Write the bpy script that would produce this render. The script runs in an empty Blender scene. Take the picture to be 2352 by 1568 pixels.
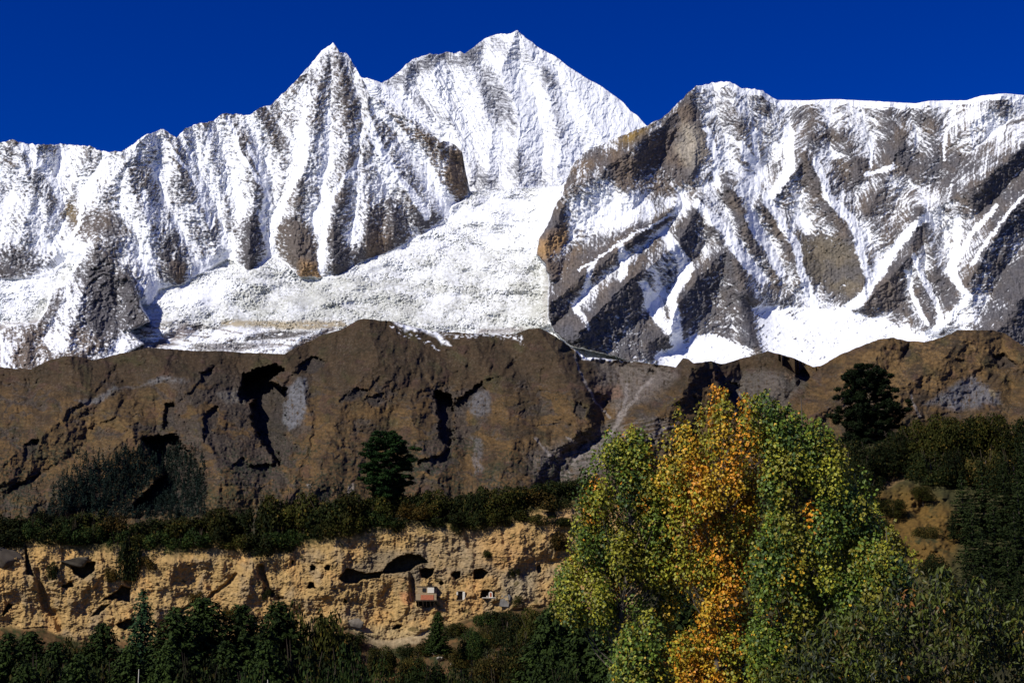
import bpy, math, random
import numpy as np

C = bpy.context
scene = C.scene
col = scene.collection
rad = math.radians

# ------------------------------------------------------------------ camera, sky, sun, exposure
CAMZ = 30.0
PITCH = rad(10.0)
cam_data = bpy.data.cameras.new("camera")
cam_data.sensor_width = 36.0
cam_data.lens = 50.0
cam_data.clip_start = 0.5
cam_data.clip_end = 60000.0
cam = bpy.data.objects.new("camera", cam_data)
cam.location = (0, 0, CAMZ)
cam.rotation_euler = (rad(90) + PITCH, 0, 0)
col.objects.link(cam)
scene.camera = cam

SUN_AZ = rad(230.0)      # clockwise from +Y : behind the camera, to the left
SUN_EL = rad(40.0)
world = bpy.data.worlds.new("World")
scene.world = world
world.use_nodes = True
nt = world.node_tree
nt.nodes.clear()
wo = nt.nodes.new("ShaderNodeOutputWorld")
bg = nt.nodes.new("ShaderNodeBackground")
sky = nt.nodes.new("ShaderNodeTexSky")
sky.sky_type = 'NISHITA'
sky.sun_disc = False
sky.sun_elevation = SUN_EL
sky.sun_rotation = SUN_AZ
sky.altitude = 2800.0
sky.air_density = 1.0
sky.dust_density = 0.0
sky.ozone_density = 6.0
hs = nt.nodes.new("ShaderNodeHueSaturation")
hs.inputs['Hue'].default_value = 0.531
hs.inputs['Saturation'].default_value = 1.33
hs.inputs['Value'].default_value = 0.90
nt.links.new(sky.outputs[0], hs.inputs['Color'])
nt.links.new(hs.outputs[0], bg.inputs['Color'])
bg.inputs['Strength'].default_value = 0.10
nt.links.new(bg.outputs[0], wo.inputs[0])

sun_data = bpy.data.lights.new("sun", 'SUN')
sun_data.energy = 4.7
sun_data.angle = rad(0.53)
sun_data.color = (1.0, 0.965, 0.91)
sun = bpy.data.objects.new("sun", sun_data)
sdir = np.array([math.sin(SUN_AZ) * math.cos(SUN_EL), math.cos(SUN_AZ) * math.cos(SUN_EL), math.sin(SUN_EL)])
from mathutils import Vector, Matrix
sun.rotation_euler = Vector(sdir).to_track_quat('Z', 'Y').to_euler()
sun.location = (-60, -60, 120)
col.objects.link(sun)

vs = scene.view_settings
scene.display_settings.display_device = 'sRGB'
vs.view_transform = 'Standard'
vs.look = 'None'
vs.exposure = 0.0
vs.gamma = 1.0
vs.use_curve_mapping = False
scene.cycles.max_bounces = 5
scene.cycles.diffuse_bounces = 2
scene.cycles.glossy_bounces = 1
scene.cycles.transmission_bounces = 1
scene.cycles.use_denoising = True

# ------------------------------------------------------------------ geometry helpers
FPX = 50.0 / 36.0 * 2352.0
def at(x, y, w):
    """A bearing (x, y on a 2352 x 1568 plate of this lens) and a distance along the view axis -> world point(s)."""
    a = (np.asarray(x, float) - 1176.0) / FPX
    b = (784.0 - np.asarray(y, float)) / FPX
    cp, sp = math.cos(PITCH), math.sin(PITCH)
    w = np.asarray(w, float)
    return np.stack(np.broadcast_arrays(a * w, (cp - b * sp) * w, (sp + b * cp) * w + CAMZ), -1)

def px_of(P):
    cp, sp = math.cos(PITCH), math.sin(PITCH)
    X, Y, Z = P[0], P[1], P[2] - CAMZ
    w = Y * cp + Z * sp
    v = -Y * sp + Z * cp
    return 1176 + FPX * X / w, 784 - FPX * v / w

def link(ob, parent=None):
    col.objects.link(ob)
    if parent is not None:
        ob.parent = parent
    return ob

def tag(o, label=None, cat=None, group=None, kind=None):
    if label: o['label'] = label
    if cat: o['category'] = cat
    if group: o['group'] = group
    if kind: o['kind'] = kind
    return o

def empty(name, loc, label, cat, group=None):
    o = bpy.data.objects.new(name, None)
    o.location = loc
    o.empty_display_size = 0.5
    col.objects.link(o)
    return tag(o, label, cat, group)

def make_mesh(name, V, F, mat, colors=None, smooth=False):
    """V (n,3); F (m,k) integer array, or a list of such arrays with different k; colors (n,3) point colours."""
    me = bpy.data.meshes.new(name)
    V = np.ascontiguousarray(V, dtype=np.float32)
    if not isinstance(F, list): F = [F]
    F = [np.asarray(f, dtype=np.int32) for f in F if len(f)]
    me.vertices.add(len(V))
    me.vertices.foreach_set("co", V.ravel())
    loops = np.concatenate([f.ravel() for f in F])
    tot = np.concatenate([np.full(len(f), f.shape[1], np.int32) for f in F])
    start = np.concatenate([[0], np.cumsum(tot)[:-1]]).astype(np.int32)
    me.loops.add(len(loops))
    me.loops.foreach_set("vertex_index", loops)
    me.polygons.add(len(tot))
    me.polygons.foreach_set("loop_start", start)
    try:
        me.polygons.foreach_set("loop_total", tot)
    except Exception:
        pass
    me.update(calc_edges=True)
    me.polygons.foreach_set("use_smooth", np.full(len(tot), bool(smooth)))
    if colors is not None:
        ca = me.color_attributes.new("Col", 'FLOAT_COLOR', 'POINT')
        rgba = np.ones((len(V), 4), np.float32)
        rgba[:, :3] = colors
        ca.data.foreach_set("color", rgba.ravel())
    if mat is not None:
        me.materials.append(mat)
    return me

def obj(name, me, parent=None):
    return link(bpy.data.objects.new(name, me), parent)

# ------------------------------------------------------------------ noise
_rs = np.random.RandomState(7)
_perm = np.concatenate([_rs.permutation(256)] * 3).astype(np.int32)
_ang = (_rs.rand(256) * 2 * np.pi).astype(np.float32)
_gx, _gy = np.cos(_ang), np.sin(_ang)
def perlin(x, y, seed=0):
    x = np.asarray(x, np.float32) + np.float32(seed * 17.31)
    y = np.asarray(y, np.float32) + np.float32(seed * 9.77)
    xf0, yf0 = np.floor(x), np.floor(y)
    xi = (xf0.astype(np.int32) + seed * 13) & 255
    yi = yf0.astype(np.int32) & 255
    xf, yf = x - xf0, y - yf0
    u = xf * xf * xf * (xf * (xf * 6 - 15) + 10)
    v = yf * yf * yf * (yf * (yf * 6 - 15) + 10)
    x1 = (xi + 1) & 255
    y1 = (yi + 1) & 255
    a, b = _perm[xi], _perm[x1]
    g = _perm[a + yi]; n00 = _gx[g] * xf + _gy[g] * yf
    g = _perm[b + yi]; n10 = _gx[g] * (xf - 1) + _gy[g] * yf
    g = _perm[a + y1]; n01 = _gx[g] * xf + _gy[g] * (yf - 1)
    g = _perm[b + y1]; n11 = _gx[g] * (xf - 1) + _gy[g] * (yf - 1)
    return ((n00 * (1 - u) + n10 * u) * (1 - v) + (n01 * (1 - u) + n11 * u) * v) * 1.5
def fbm(x, y, o=4, seed=0, gain=0.5):
    s = 0; a = 1.0; t = 0
    for i in range(o):
        s = s + a * perlin(x * 2 ** i, y * 2 ** i, seed + i); t += a; a *= gain
    return s / t * 1.4
def ridged(x, y, o=4, seed=0, gain=0.5):
    s = 0; a = 1.0; t = 0
    for i in range(o):
        s = s + a * (1 - 2 * np.abs(perlin(x * 2 ** i, y * 2 ** i, seed + i))); t += a; a *= gain
    return s / t
def sstep(a, b, x):
    t = np.clip((x - a) / (b - a), 0, 1)
    return t * t * (3 - 2 * t)

def seg_dist(px, py, pts, closed=False):
    pts = np.asarray(pts, np.float32)
    n = len(pts)
    d2 = np.full(px.shape, 1e12, np.float32)
    tpos = np.zeros(px.shape, np.float32)
    m = n if closed else n - 1
    for i in range(m):
        ax, ay = pts[i]; bx, by = pts[(i + 1) % n]
        vx, vy = bx - ax, by - ay
        L = vx * vx + vy * vy + 1e-9
        t = np.clip(((px - ax) * vx + (py - ay) * vy) / L, 0, 1)
        dd = (px - ax - t * vx) ** 2 + (py - ay - t * vy) ** 2
        b = dd < d2
        d2 = np.where(b, dd, d2); tpos = np.where(b, (i + t) / m, tpos)
    return np.sqrt(d2), tpos
def inside(px, py, pts):
    r = np.zeros(px.shape, bool)
    n = len(pts)
    for i in range(n):
        ax, ay = pts[i]; bx, by = pts[(i + 1) % n]
        if ay == by: continue
        c = ((ay > py) != (by > py)) & (px < (bx - ax) * (py - ay) / (by - ay) + ax)
        r ^= c
    return r
def _crop(X, Y, pts, m):
    p = np.asarray(pts, float)
    return np.nonzero((X > p[:, 0].min() - m) & (X < p[:, 0].max() + m) & (Y > p[:, 1].min() - m) & (Y < p[:, 1].max() + m))
def poly_mask(X, Y, pts, soft=4.0, grow=0.0):
    """1 inside the polygon, falling to 0 over +-soft."""
    out = np.zeros(X.shape, np.float32)
    I = _crop(X, Y, pts, soft * 1.5 + grow)
    if len(I[0]) == 0: return out
    x, y = X[I], Y[I]
    d, _ = seg_dist(x, y, pts, True)
    d = np.where(inside(x, y, pts), d, -d)
    out[I] = sstep(-soft, soft, d + grow)
    return out
def line_mask(X, Y, pts, width, soft=0.6, taper=0.0):
    out = np.zeros(X.shape, np.float32)
    I = _crop(X, Y, pts, width * 1.6)
    if len(I[0]) == 0: return out
    d, t = seg_dist(X[I], Y[I], pts)
    w = width * (1 - taper * t)
    out[I] = 1 - sstep(1 - soft, 1 + soft * 0.3, d / np.maximum(w, 0.5))
    return out
def tents(X, Y, lines, base=0.0):
    """lines: (pts, amp0, amp1, reach) -> ridges whose flanks fall off linearly; the highest wins."""
    out = np.full(X.shape, base, np.float32)
    for pts, a0, a1, reach in lines:
        I = _crop(X, Y, pts, reach)
        if len(I[0]) == 0: continue
        d, t = seg_dist(X[I], Y[I], pts)
        h = (a0 + (a1 - a0) * t)
        v = h * (1 - d / reach)
        out[I] = np.maximum(out[I], v)
    return out

def crests(X, Y, lines):
    """as tents, plus a feather coordinate that runs down and away from the nearest crest (side ribs)"""
    out = np.zeros(X.shape, np.float32); S = Y.copy(); W = np.zeros(X.shape, np.float32)
    for n, (pts, a0, a1, reach) in enumerate(lines):
        I = _crop(X, Y, pts, reach)
        if len(I[0]) == 0: continue
        d, t = seg_dist(X[I], Y[I], pts)
        p = np.asarray(pts, float); L = np.sqrt((np.diff(p, axis=0) ** 2).sum(1)).sum()
        v = (a0 + (a1 - a0) * t) * (1 - d / reach)
        o = out[I]; b = v > o
        out[I] = np.where(b, v, o)
        S[I] = np.where(b, t * L + .85 * d + 37.0 * n, S[I])
        W[I] = np.where(b, sstep(0, .25, v / max(a0, a1)), W[I])
    return out, S, W

def sheet_faces(nr, nc):
    i = np.arange(nr - 1)[:, None] * nc + np.arange(nc - 1)[None, :]
    i = i.ravel()
    return np.stack([i, i + 1, i + nc + 1, i + nc], 1)

def interp_line(pts, x):
    p = np.asarray(pts, float)
    return np.interp(x, p[:, 0], p[:, 1])

def grid_xy(x0, x1, nx, ytop, ybot, ny, power=1.0, ysplit=None, fsplit=.5):
    xs = np.linspace(x0, x1, nx).astype(np.float32)
    yt = ytop(xs) if callable(ytop) else np.full(nx, ytop)
    yb = ybot(xs) if callable(ybot) else np.full(nx, ybot)
    t = np.linspace(0, 1, ny).astype(np.float32) ** power
    if ysplit is not None:
        k = int(ny * fsplit)
        a = np.linspace(0, 1, k, endpoint=False)[:, None]; b = np.linspace(0, 1, ny - k)[:, None]
        Y = np.concatenate([yb[None] + (ysplit - yb)[None] * a, ysplit + (yt - ysplit)[None] * b]).astype(np.float32)
        return np.broadcast_to(xs[None, :], Y.shape).astype(np.float32), Y
    Y = (yb[None, :] + (yt - yb)[None, :] * t[:, None]).astype(np.float32)
    X = np.broadcast_to(xs[None, :], Y.shape).astype(np.float32)
    return X, Y

def close_sheet(P, col3, back, drop_back, floor_z, side=None, skirt=0.0):
    """Adds a foot reaching down to floor_z, rows behind the crest, and flanks that carry the landform on beyond the frame."""
    bot = P[0].copy(); bot[:, 2] = np.minimum(bot[:, 2] - 1.0, floor_z); bot[:, 1] -= skirt
    d = P[-1] - np.array([0, 0, CAMZ]); d[:, 2] = 0
    d /= np.linalg.norm(d, axis=1)[:, None]
    b1 = P[-1] + d * back * 0.3; b1[:, 2] -= drop_back * 0.18
    b2 = P[-1] + d * back; b2[:, 2] -= drop_back
    b3 = P[-1] + d * back * 2.2; b3[:, 2] = floor_z
    P2 = np.concatenate([bot[None], P, b1[None], b2[None], b3[None]])
    c2 = np.concatenate([col3[:1], col3, col3[-1:], col3[-1:], col3[-1:]])
    return widen(P2, c2, *side) if side else (P2, c2)

def widen(P2, c2, nl, nr, step):
    """carries the landform on beyond the frame by reflecting nl / nr columns about its edges"""
    Ls, Rs = [], []
    out, outc = [P2], [c2]
    if nl:
        i = np.arange(nl, 0, -step)
        q = P2[:, i].copy(); q[..., 0] = 2 * P2[:, :1, 0] - q[..., 0]
        out.insert(0, q); outc.insert(0, c2[:, i])
    if nr:
        i = P2.shape[1] - 1 - np.arange(step, nr + 1, step)
        q = P2[:, i].copy(); q[..., 0] = 2 * P2[:, -1:, 0] - q[..., 0]
        out.append(q); outc.append(c2[:, i])
    return np.concatenate(out, 1), np.concatenate(outc, 1)

# ------------------------------------------------------------------ materials
def terrain_mat(name, scale, amount, bump=0.0, bump_scale=None, rough=0.95, spec=0.1):
    m = bpy.data.materials.new(name); m.use_nodes = True
    n = m.node_tree; n.nodes.clear(); L = n.links.new
    out = n.nodes.new("ShaderNodeOutputMaterial")
    b = n.nodes.new("ShaderNodeBsdfPrincipled")
    b.inputs['Roughness'].default_value = rough
    b.inputs['Specular IOR Level'].default_value = spec
    at_ = n.nodes.new("ShaderNodeAttribute"); at_.attribute_name = "Col"
    tc = n.nodes.new("ShaderNodeTexCoord")
    nz = n.nodes.new("ShaderNodeTexNoise")
    nz.inputs['Scale'].default_value = scale; nz.inputs['Detail'].default_value = 6; nz.inputs['Roughness'].default_value = 0.65
    L(tc.outputs['Object'], nz.inputs['Vector'])
    mr = n.nodes.new("ShaderNodeMapRange")
    mr.inputs['From Min'].default_value = 0.3; mr.inputs['From Max'].default_value = 0.7
    mr.inputs['To Min'].default_value = 1 - amount; mr.inputs['To Max'].default_value = 1 + amount
    L(nz.outputs['Fac'], mr.inputs['Value'])
    mx = n.nodes.new("ShaderNodeVectorMath"); mx.operation = 'SCALE'
    L(at_.outputs['Color'], mx.inputs[0]); L(mr.outputs[0], mx.inputs['Scale'])
    L(mx.outputs[0], b.inputs['Base Color'])
    if bump > 0:
        nb = n.nodes.new("ShaderNodeTexNoise")
        nb.inputs['Scale'].default_value = bump_scale or scale * 2; nb.inputs['Detail'].default_value = 5
        L(tc.outputs['Object'], nb.inputs['Vector'])
        bp = n.nodes.new("ShaderNodeBump"); bp.inputs['Strength'].default_value = 1.0; bp.inputs['Distance'].default_value = bump
        L(nb.outputs['Fac'], bp.inputs['Height']); L(bp.outputs[0], b.inputs['Normal'])
    L(b.outputs[0], out.inputs[0])
    return m

def leaf_mat(name, rough=0.55, spec=0.25, vary=0.35, trans=0.0):
    m = bpy.data.materials.new(name); m.use_nodes = True
    n = m.node_tree; n.nodes.clear(); L = n.links.new
    out = n.nodes.new("ShaderNodeOutputMaterial")
    b = n.nodes.new("ShaderNodeBsdfPrincipled")
    b.inputs['Roughness'].default_value = rough
    b.inputs['Specular IOR Level'].default_value = spec
    at_ = n.nodes.new("ShaderNodeAttribute"); at_.attribute_name = "Col"
    oi = n.nodes.new("ShaderNodeObjectInfo")
    mr = n.nodes.new("ShaderNodeMapRange")
    mr.inputs['To Min'].default_value = 1 - vary; mr.inputs['To Max'].default_value = 1 + vary
    L(oi.outputs['Random'], mr.inputs['Value'])
    mx = n.nodes.new("ShaderNodeVectorMath"); mx.operation = 'SCALE'
    L(at_.outputs['Color'], mx.inputs[0]); L(mr.outputs[0], mx.inputs['Scale'])
    L(mx.outputs[0], b.inputs['Base Color'])
    if trans > 0:
        tl = n.nodes.new("ShaderNodeBsdfTranslucent"); L(mx.outputs[0], tl.inputs['Color'])
        ms = n.nodes.new("ShaderNodeMixShader"); ms.inputs[0].default_value = trans
        L(b.outputs[0], ms.inputs[1]); L(tl.outputs[0], ms.inputs[2]); L(ms.outputs[0], out.inputs[0])
    else:
        L(b.outputs[0], out.inputs[0])
    return m

def plain_mat(name, c, rough=0.85, scale=3.0, amount=0.25, bump=0.0):
    m = bpy.data.materials.new(name); m.use_nodes = True
    n = m.node_tree; L = n.links.new
    b = n.nodes["Principled BSDF"]
    b.inputs['Roughness'].default_value = rough
    b.inputs['Specular IOR Level'].default_value = 0.2
    tc = n.nodes.new("ShaderNodeTexCoord")
    nz = n.nodes.new("ShaderNodeTexNoise"); nz.inputs['Scale'].default_value = scale; nz.inputs['Detail'].default_value = 6
    L(tc.outputs['Object'], nz.inputs['Vector'])
    r = n.nodes.new("ShaderNodeValToRGB")
    r.color_ramp.elements[0].position = 0.3; r.color_ramp.elements[1].position = 0.7
    r.color_ramp.elements[0].color = tuple(v * (1 - amount) for v in c) + (1,)
    r.color_ramp.elements[1].color = tuple(min(1, v * (1 + amount)) for v in c) + (1,)
    L(nz.outputs['Fac'], r.inputs[0]); L(r.outputs[0], b.inputs['Base Color'])
    if bump > 0:
        bp = n.nodes.new("ShaderNodeBump"); bp.inputs['Distance'].default_value = bump
        L(nz.outputs['Fac'], bp.inputs['Height']); L(bp.outputs[0], b.inputs['Normal'])
    return m
# ------------------------------------------------------------------ far snow mountains
SNOW = np.array([0.86, 0.87, 0.88], np.float32)
def mixc(a, b, m): return a * (1 - m[..., None]) + b * m[..., None]

SKY_FRONT = [(-400,352),(-250,330),(-100,345),(0,328),(32,321),(58,330),(90,333),(140,331),(205,336),(235,348),(278,349),(300,335),(330,312),(372,297),
 (390,306),(405,316),(424,297),(450,285),(490,278),(512,260),(545,262),(575,265),(592,250),(622,241),(650,215),(680,185),(712,150),
 (738,118),(765,99),(781,120),(795,123),(805,135),(822,165),(833,182),(842,200),(850,222),(900,235),(934,269),(978,289),(1011,327),(1031,324),(1048,336),
 (1062,349),(1068,386),(1079,440),(1120,436),(1180,433),(1250,430),(1286,428),(1300,417),(1317,376),(1344,349),(1401,322),(1485,289),(1525,269),
 (1559,235),(1579,215),(1599,198),(1630,192),(1667,187),(1685,192),(1700,202),(1747,207),(1784,230),(1851,231),(1919,228),(2015,233),(2103,238),
 (2133,232),(2183,231),(2220,231),(2254,220),(2308,215),(2352,219),(2450,230),(2600,260),(2750,300)]
GL_UP = [(-400,700),(0,640),(60,640),(115,625),(150,600),(178,608),(200,650),(250,690),(300,700),(345,700),(365,665),(413,653),(470,625),(500,605),(527,593),
 (571,623),(600,610),(628,588),(660,610),(690,638),(735,636),(776,633),(840,598),(917,568),(984,531),(1025,507),(1041,474),(1068,456),(1079,440),(1180,430),(1286,428),
 (1290,447),(1273,474),(1257,517),(1236,551),(1233,584),(1253,605),(1260,638),(1260,725),(1273,759),(1310,795),(1398,815),(1470,834),(1540,850),(1540,900),(-400,900)]
BOWL = [(1509,803),(1552,796),(1589,767),(1646,768),(1690,790),(1747,806),(1737,770),(1722,700),(1790,704),(1864,706),(1965,718),(1999,728),(2030,730),(2060,750),(2110,775),(2200,770),(2200,900),(1480,900)]
SPUR = [(222,560),(279,608),(302,632),(323,702),(343,739),(296,759),(330,790),(280,815),(180,840),(0,870),(0,760),(30,746),(84,742),(111,702),(121,662),(145,655),(178,608),(200,580)]

def ysky(xs):
    y = interp_line(SKY_FRONT, xs)
    rough = np.where((xs > 1784), 0.4, np.where((xs > 1079) & (xs < 1286), 1.5, 2.2))
    return y + fbm(xs / 14.0, xs * 0 + 3.3, 4, 5) * rough * 1.6

X, Y = grid_xy(-330, 2680, 2100, ysky, 880.0, 640, ysplit=458.0, fsplit=.58)
wx = fbm(X / 60, Y / 60, 3, 11) * 6 + fbm(X / 12, Y / 12, 3, 31, .6) * 3.4
wy = fbm(X / 60, Y / 60, 3, 21) * 6 + fbm(X / 12, Y / 12, 3, 41, .6) * 3.4
XW, YW = X + wx, Y + wy
XH, YH = X + wx * 0.5, Y + wy * 0.5

glac = np.maximum(poly_mask(XH, YH, GL_UP, 2.5), 0)
bowl = poly_mask(XH, YH, BOWL, 4)
spur = poly_mask(XH, YH, SPUR, 3)
glac = glac * (1 - spur)
glfade = poly_mask(X, Y, GL_UP, 30, 20) * (1 - spur)
CLEFT = [(1300,417),(1290,447),(1273,474),(1257,517),(1236,551),(1233,584),(1253,605),(1260,638),(1260,725),(1273,759),(1310,795),(1398,815),(1470,834),(1540,850),(1540,900)]
isC = poly_mask(XH, YH, CLEFT + [(2900,900),(2900,100),(1317,100),(1317,376)], 2.0)
isA = np.clip(1 - isC - glac, 0, 1)

# distance from the valley: gentle on the ice, steep on the faces
# distances are integrated on a plain grid (gentle on the ice, steep on the faces), smoothed, then sampled
gx_ = np.arange(-340, 2696, 4.0, dtype=np.float32); gy_ = np.arange(884, 40, -4.0, dtype=np.float32)
GX, GY = np.meshgrid(gx_, gy_)
g_gl = poly_mask(GX, GY, GL_UP, 3); g_bo = poly_mask(GX, GY, BOWL, 5)
GA = 9000 + np.cumsum(4.0 * (3.0 * (1 - g_gl) + 6.0 * g_gl), axis=0)
GC = 8500 + np.cumsum(4.0 * (3.2 * (1 - g_bo) + 5.5 * g_bo), axis=0)
def blur(A, k, ax):
    K = k // 2
    w = [(0, 0), (0, 0)]; w[ax] = (K + 1, K)
    cs = np.cumsum(np.pad(A, w, mode='edge'), axis=ax)
    n = A.shape[ax]
    return (np.take(cs, np.arange(n) + 2 * K + 1, ax) - np.take(cs, np.arange(n), ax)) / (2 * K + 1)
GA = blur(blur(GA, 9, 1), 3, 0); GC = blur(blur(GC, 17, 1), 3, 0)
def sample(G, x, y):
    u = np.clip((x - gx_[0]) / 4.0, 0, len(gx_) - 1.001); v = np.clip((gy_[0] - y) / 4.0, 0, len(gy_) - 1.001)
    i = u.astype(int); j = v.astype(int); u = u - i; v = v - j
    return (G[j, i] * (1 - u) + G[j, i + 1] * u) * (1 - v) + (G[j + 1, i] * (1 - u) + G[j + 1, i + 1] * u) * v
D_AG = sample(GA, X, Y); D_C = sample(GC, X, Y)

A_RIBS = [([(32,321),(60,400),(105,470),(118,505)],170,90,55),([(90,333),(75,420),(60,500),(40,560)],150,110,50),([(205,336),(180,400),(165,450)],140,60,45),
 ([(278,349),(300,420),(330,500),(370,560),(400,640)],180,150,60),([(330,312),(270,400),(210,490),(200,560),(240,600)],200,160,60),
 ([(372,297),(395,340),(430,440),(465,500),(500,575)],190,120,52),([(424,297),(430,360),(420,400)],120,60,40),
 ([(512,260),(545,330),(590,420),(575,520),(570,620)],200,220,55),([(592,250),(640,350),(650,430),(615,500)],180,70,50),([(470,285),(500,400),(520,470),(550,560)],150,100,45),
 ([(765,99),(725,230),(715,330),(690,430),(665,510),(690,632)],160,210,60),([(765,99),(800,240),(800,330),(790,420),(765,520),(770,630)],190,190,60),
 ([(622,241),(670,310),(690,360)],120,60,40),
 ([(833,182),(850,270),(880,360),(930,430),(970,490)],200,120,45),([(850,222),(930,268),(1000,330),(1060,352)],190,190,50),([(1000,330),(1040,400),(1062,452)],170,150,45),
 ([(850,270),(835,380),(850,480),(840,595)],140,200,55),([(900,480),(905,560)],140,170,40),([(700,150),(660,230),(640,260)],100,60,40),
 ([(222,560),(200,640),(170,740),(150,830)],420,260,105),([(222,560),(290,640),(325,730)],300,200,60),([(200,640),(120,700),(60,790)],300,180,80),([(400,640),(380,600)],120,100,35)]
C_RIBS = [([(1599,198),(1575,250),(1600,330),(1590,400)],230,260,80),([(1580,240),(1480,320),(1400,380),(1310,440)],200,200,75),([(1667,187),(1690,260),(1720,330)],190,80,65),([(1747,207),(1770,280),(1790,330)],170,60,55),
 ([(1848,362),(1790,445),(1740,470),(1700,520)],260,60,60),([(1848,362),(1880,410),(1935,520),(1985,610),(1990,680)],300,200,70),([(1848,362),(1870,300),(1860,235)],260,60,65),
 ([(1609,462),(1560,560),(1440,650),(1330,760)],260,330,75),([(1609,462),(1660,560),(1720,640),(1790,700)],260,120,55),([(1673,430),(1700,480),(1745,580),(1790,640)],220,140,45),
 ([(1546,480),(1440,560),(1330,640),(1265,700)],230,280,60),([(1667,575),(1600,640),(1550,720),(1530,800)],250,260,60),([(1667,575),(1710,650),(1740,740),(1747,805)],240,240,60),
 ([(1750,470),(1800,530),(1830,600),(1840,640)],190,120,45),([(2116,485),(2095,580),(2040,640),(1968,716)],320,170,60),([(2116,485),(2150,620),(2190,700)],260,150,45),([(2093,585),(2120,650),(2145,735)],220,130,35),
 ([(2352,330),(2250,420),(2170,470),(2116,490)],300,220,70),([(2420,380),(2300,520),(2230,640),(2160,760)],330,200,70),([(2500,480),(2370,640),(2280,780)],330,200,75),
 ([(1935,300),(1975,400),(1990,430)],150,90,60),([(2040,240),(2070,330),(2030,420),(1990,500),(2030,545)],160,160,60),([(2130,240),(2160,340),(2200,420)],150,130,70),([(2300,225),(2200,310),(2120,400)],160,110,60),
 ([(1460,300),(1420,400),(1440,440)],120,120,45),([(1300,460),(1250,560),(1270,640)],150,200,45)]
reliefA, SA, WA = crests(XW, YW, A_RIBS)
reliefC, SC, WC = crests(XW, YW, C_RIBS)
fw = wx * .10 + fbm(X / 30, Y / 30, 3, 45) * .5
featA = ridged(SA / 19 + fw, X / 260 + wy * .02, 3, 47, .6) * WA
hatA = fbm(SA / 4.6 + fw * .5, X / 42 + wx * .03, 3, 52, .62)
hatC = fbm(SC / 4.8 + fw * .5, X / 42 + wx * .03, 3, 53, .62)
featC = ridged(SC / 21 + fw, X / 260 + wy * .02, 3, 48, .6) * WC
nat = ridged(XW / 55, YW / 170, 4, 51)            # ribs and gullies down the fall line
nat2 = ridged(XW / 22, YW / 60, 3, 61)
ca, sa = math.cos(rad(36)), math.sin(rad(36))
U1, V1 = X * ca - Y * sa, X * sa + Y * ca         # tilted beds of the right massif
beds = ridged(U1 / 130 + wx * 0.01, V1 / 26 + wy * 0.03, 4, 71)
fine = fbm(X / 7, Y / 6, 4, 81)

nat3 = ridged(XW / 10, YW / 28, 3, 63)
rsA = reliefA * (.66 - .3 * glfade) + nat * 26 + nat2 * 15 + nat3 * 7 + featA * 20
rsC = reliefC * .85 + nat * 26 + beds * 9 + nat2 * 18 + nat3 * 7
ribA = np.clip((rsA - blur(rsA, 61, 1)) / 48, -1.2, 1.2)
ribC = np.clip((rsC - blur(rsC, 71, 1)) / 60, -1.2, 1.2)
faceR = np.clip(-np.gradient(blur(np.where(isC > .5, rsC, rsA), 5, 1), axis=1) / 5.0, -1, 1)
softA = np.clip(1 - isC - poly_mask(XH, YH, GL_UP, 20, 9) * (1 - spur), 0, 1)
bowl2 = poly_mask(XH, YH, BOWL, 24, 8)
relief = rsA * softA + rsC * isC * (1 - bowl2 * 0.85)
XG, YG = X + wx * 2.2, Y + wy * 2.2 + 14 * np.sin(X / 70)
ice = ridged(XG / 21, YG / 9, 5, 91, 0.64)
ice2 = fbm(X / 8, Y / 4.5, 4, 95, .62)
crev = sstep(.80, .95, 1 - 2 * np.abs(perlin(XG / 58 + 3, YG / 9.5, 93))) * sstep(.0, .4, fbm(X / 110, Y / 55, 3, 94) + .1)
crev = np.maximum(crev, .8 * sstep(.84, .96, 1 - 2 * np.abs(perlin(XG / 26, YG / 6, 92))) * sstep(.0, .3, fbm(X / 70, Y / 40, 3, 96)))
patch = np.clip(.65 + .9 * fbm(XW / 75, YW / 40, 3, 97), .15, 1.5)
relief = relief + glac * ((ice * 30 + ice2 * 16) * patch + fbm(X / 120, Y / 60, 3, 99) * 110 - crev * 20)
relief += spur * (190 + 60 * ridged(XW / 45, YW / 60, 3, 66))
relief -= 14
# moraine terraces below the ice
DEP = np.where(isC > 0.5, D_C, D_AG).astype(np.float32)
k = sstep(0.2, 0.8, isC)
DEP = D_AG * (1 - k) + D_C * k

# --- rock and snow
ledge = fbm(X / 11 + wx * .08, Y / 4.0 + wy * .2, 4, 101, 0.68)
speck = fbm(XW / 6, YW / 4.5, 3, 111, 0.6)
bedn = fbm(U1 / 42 + wx * .03, V1 / 5.5 + wy * .1, 4, 121, 0.6)
CA2, SA2 = math.cos(rad(-48)), math.sin(rad(-48))
U2, V2 = X * CA2 - Y * SA2, X * SA2 + Y * CA2
bedn2 = fbm(U2 / 40, V2 / 5.0 + wy * .1, 4, 131, 0.6)
big = fbm(X / 90, Y / 90, 3, 141)
micro = fbm(X / 2.6, Y / 2.0, 2, 115)
R = (0.445 + .15 * ribA + .10 * faceR + .12 * featA + .25 * hatA + 0.27 * ledge + 0.20 * speck + 0.24 * big + .10 * micro) * isA
wgt = sstep(-0.25, 0.25, fbm(X / 150, Y / 150, 2, 151) + (1750 - X) / 900)
R += isC * (0.56 + .16 * ribC - .06 * faceR + .16 * featC + .34 * hatC + 0.24 * (bedn * (1 - wgt) + bedn2 * wgt) + 0.12 * speck + 0.24 * big + .10 * micro)
R -= .28 * glfade * isA * (.5 + speck)

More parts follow.
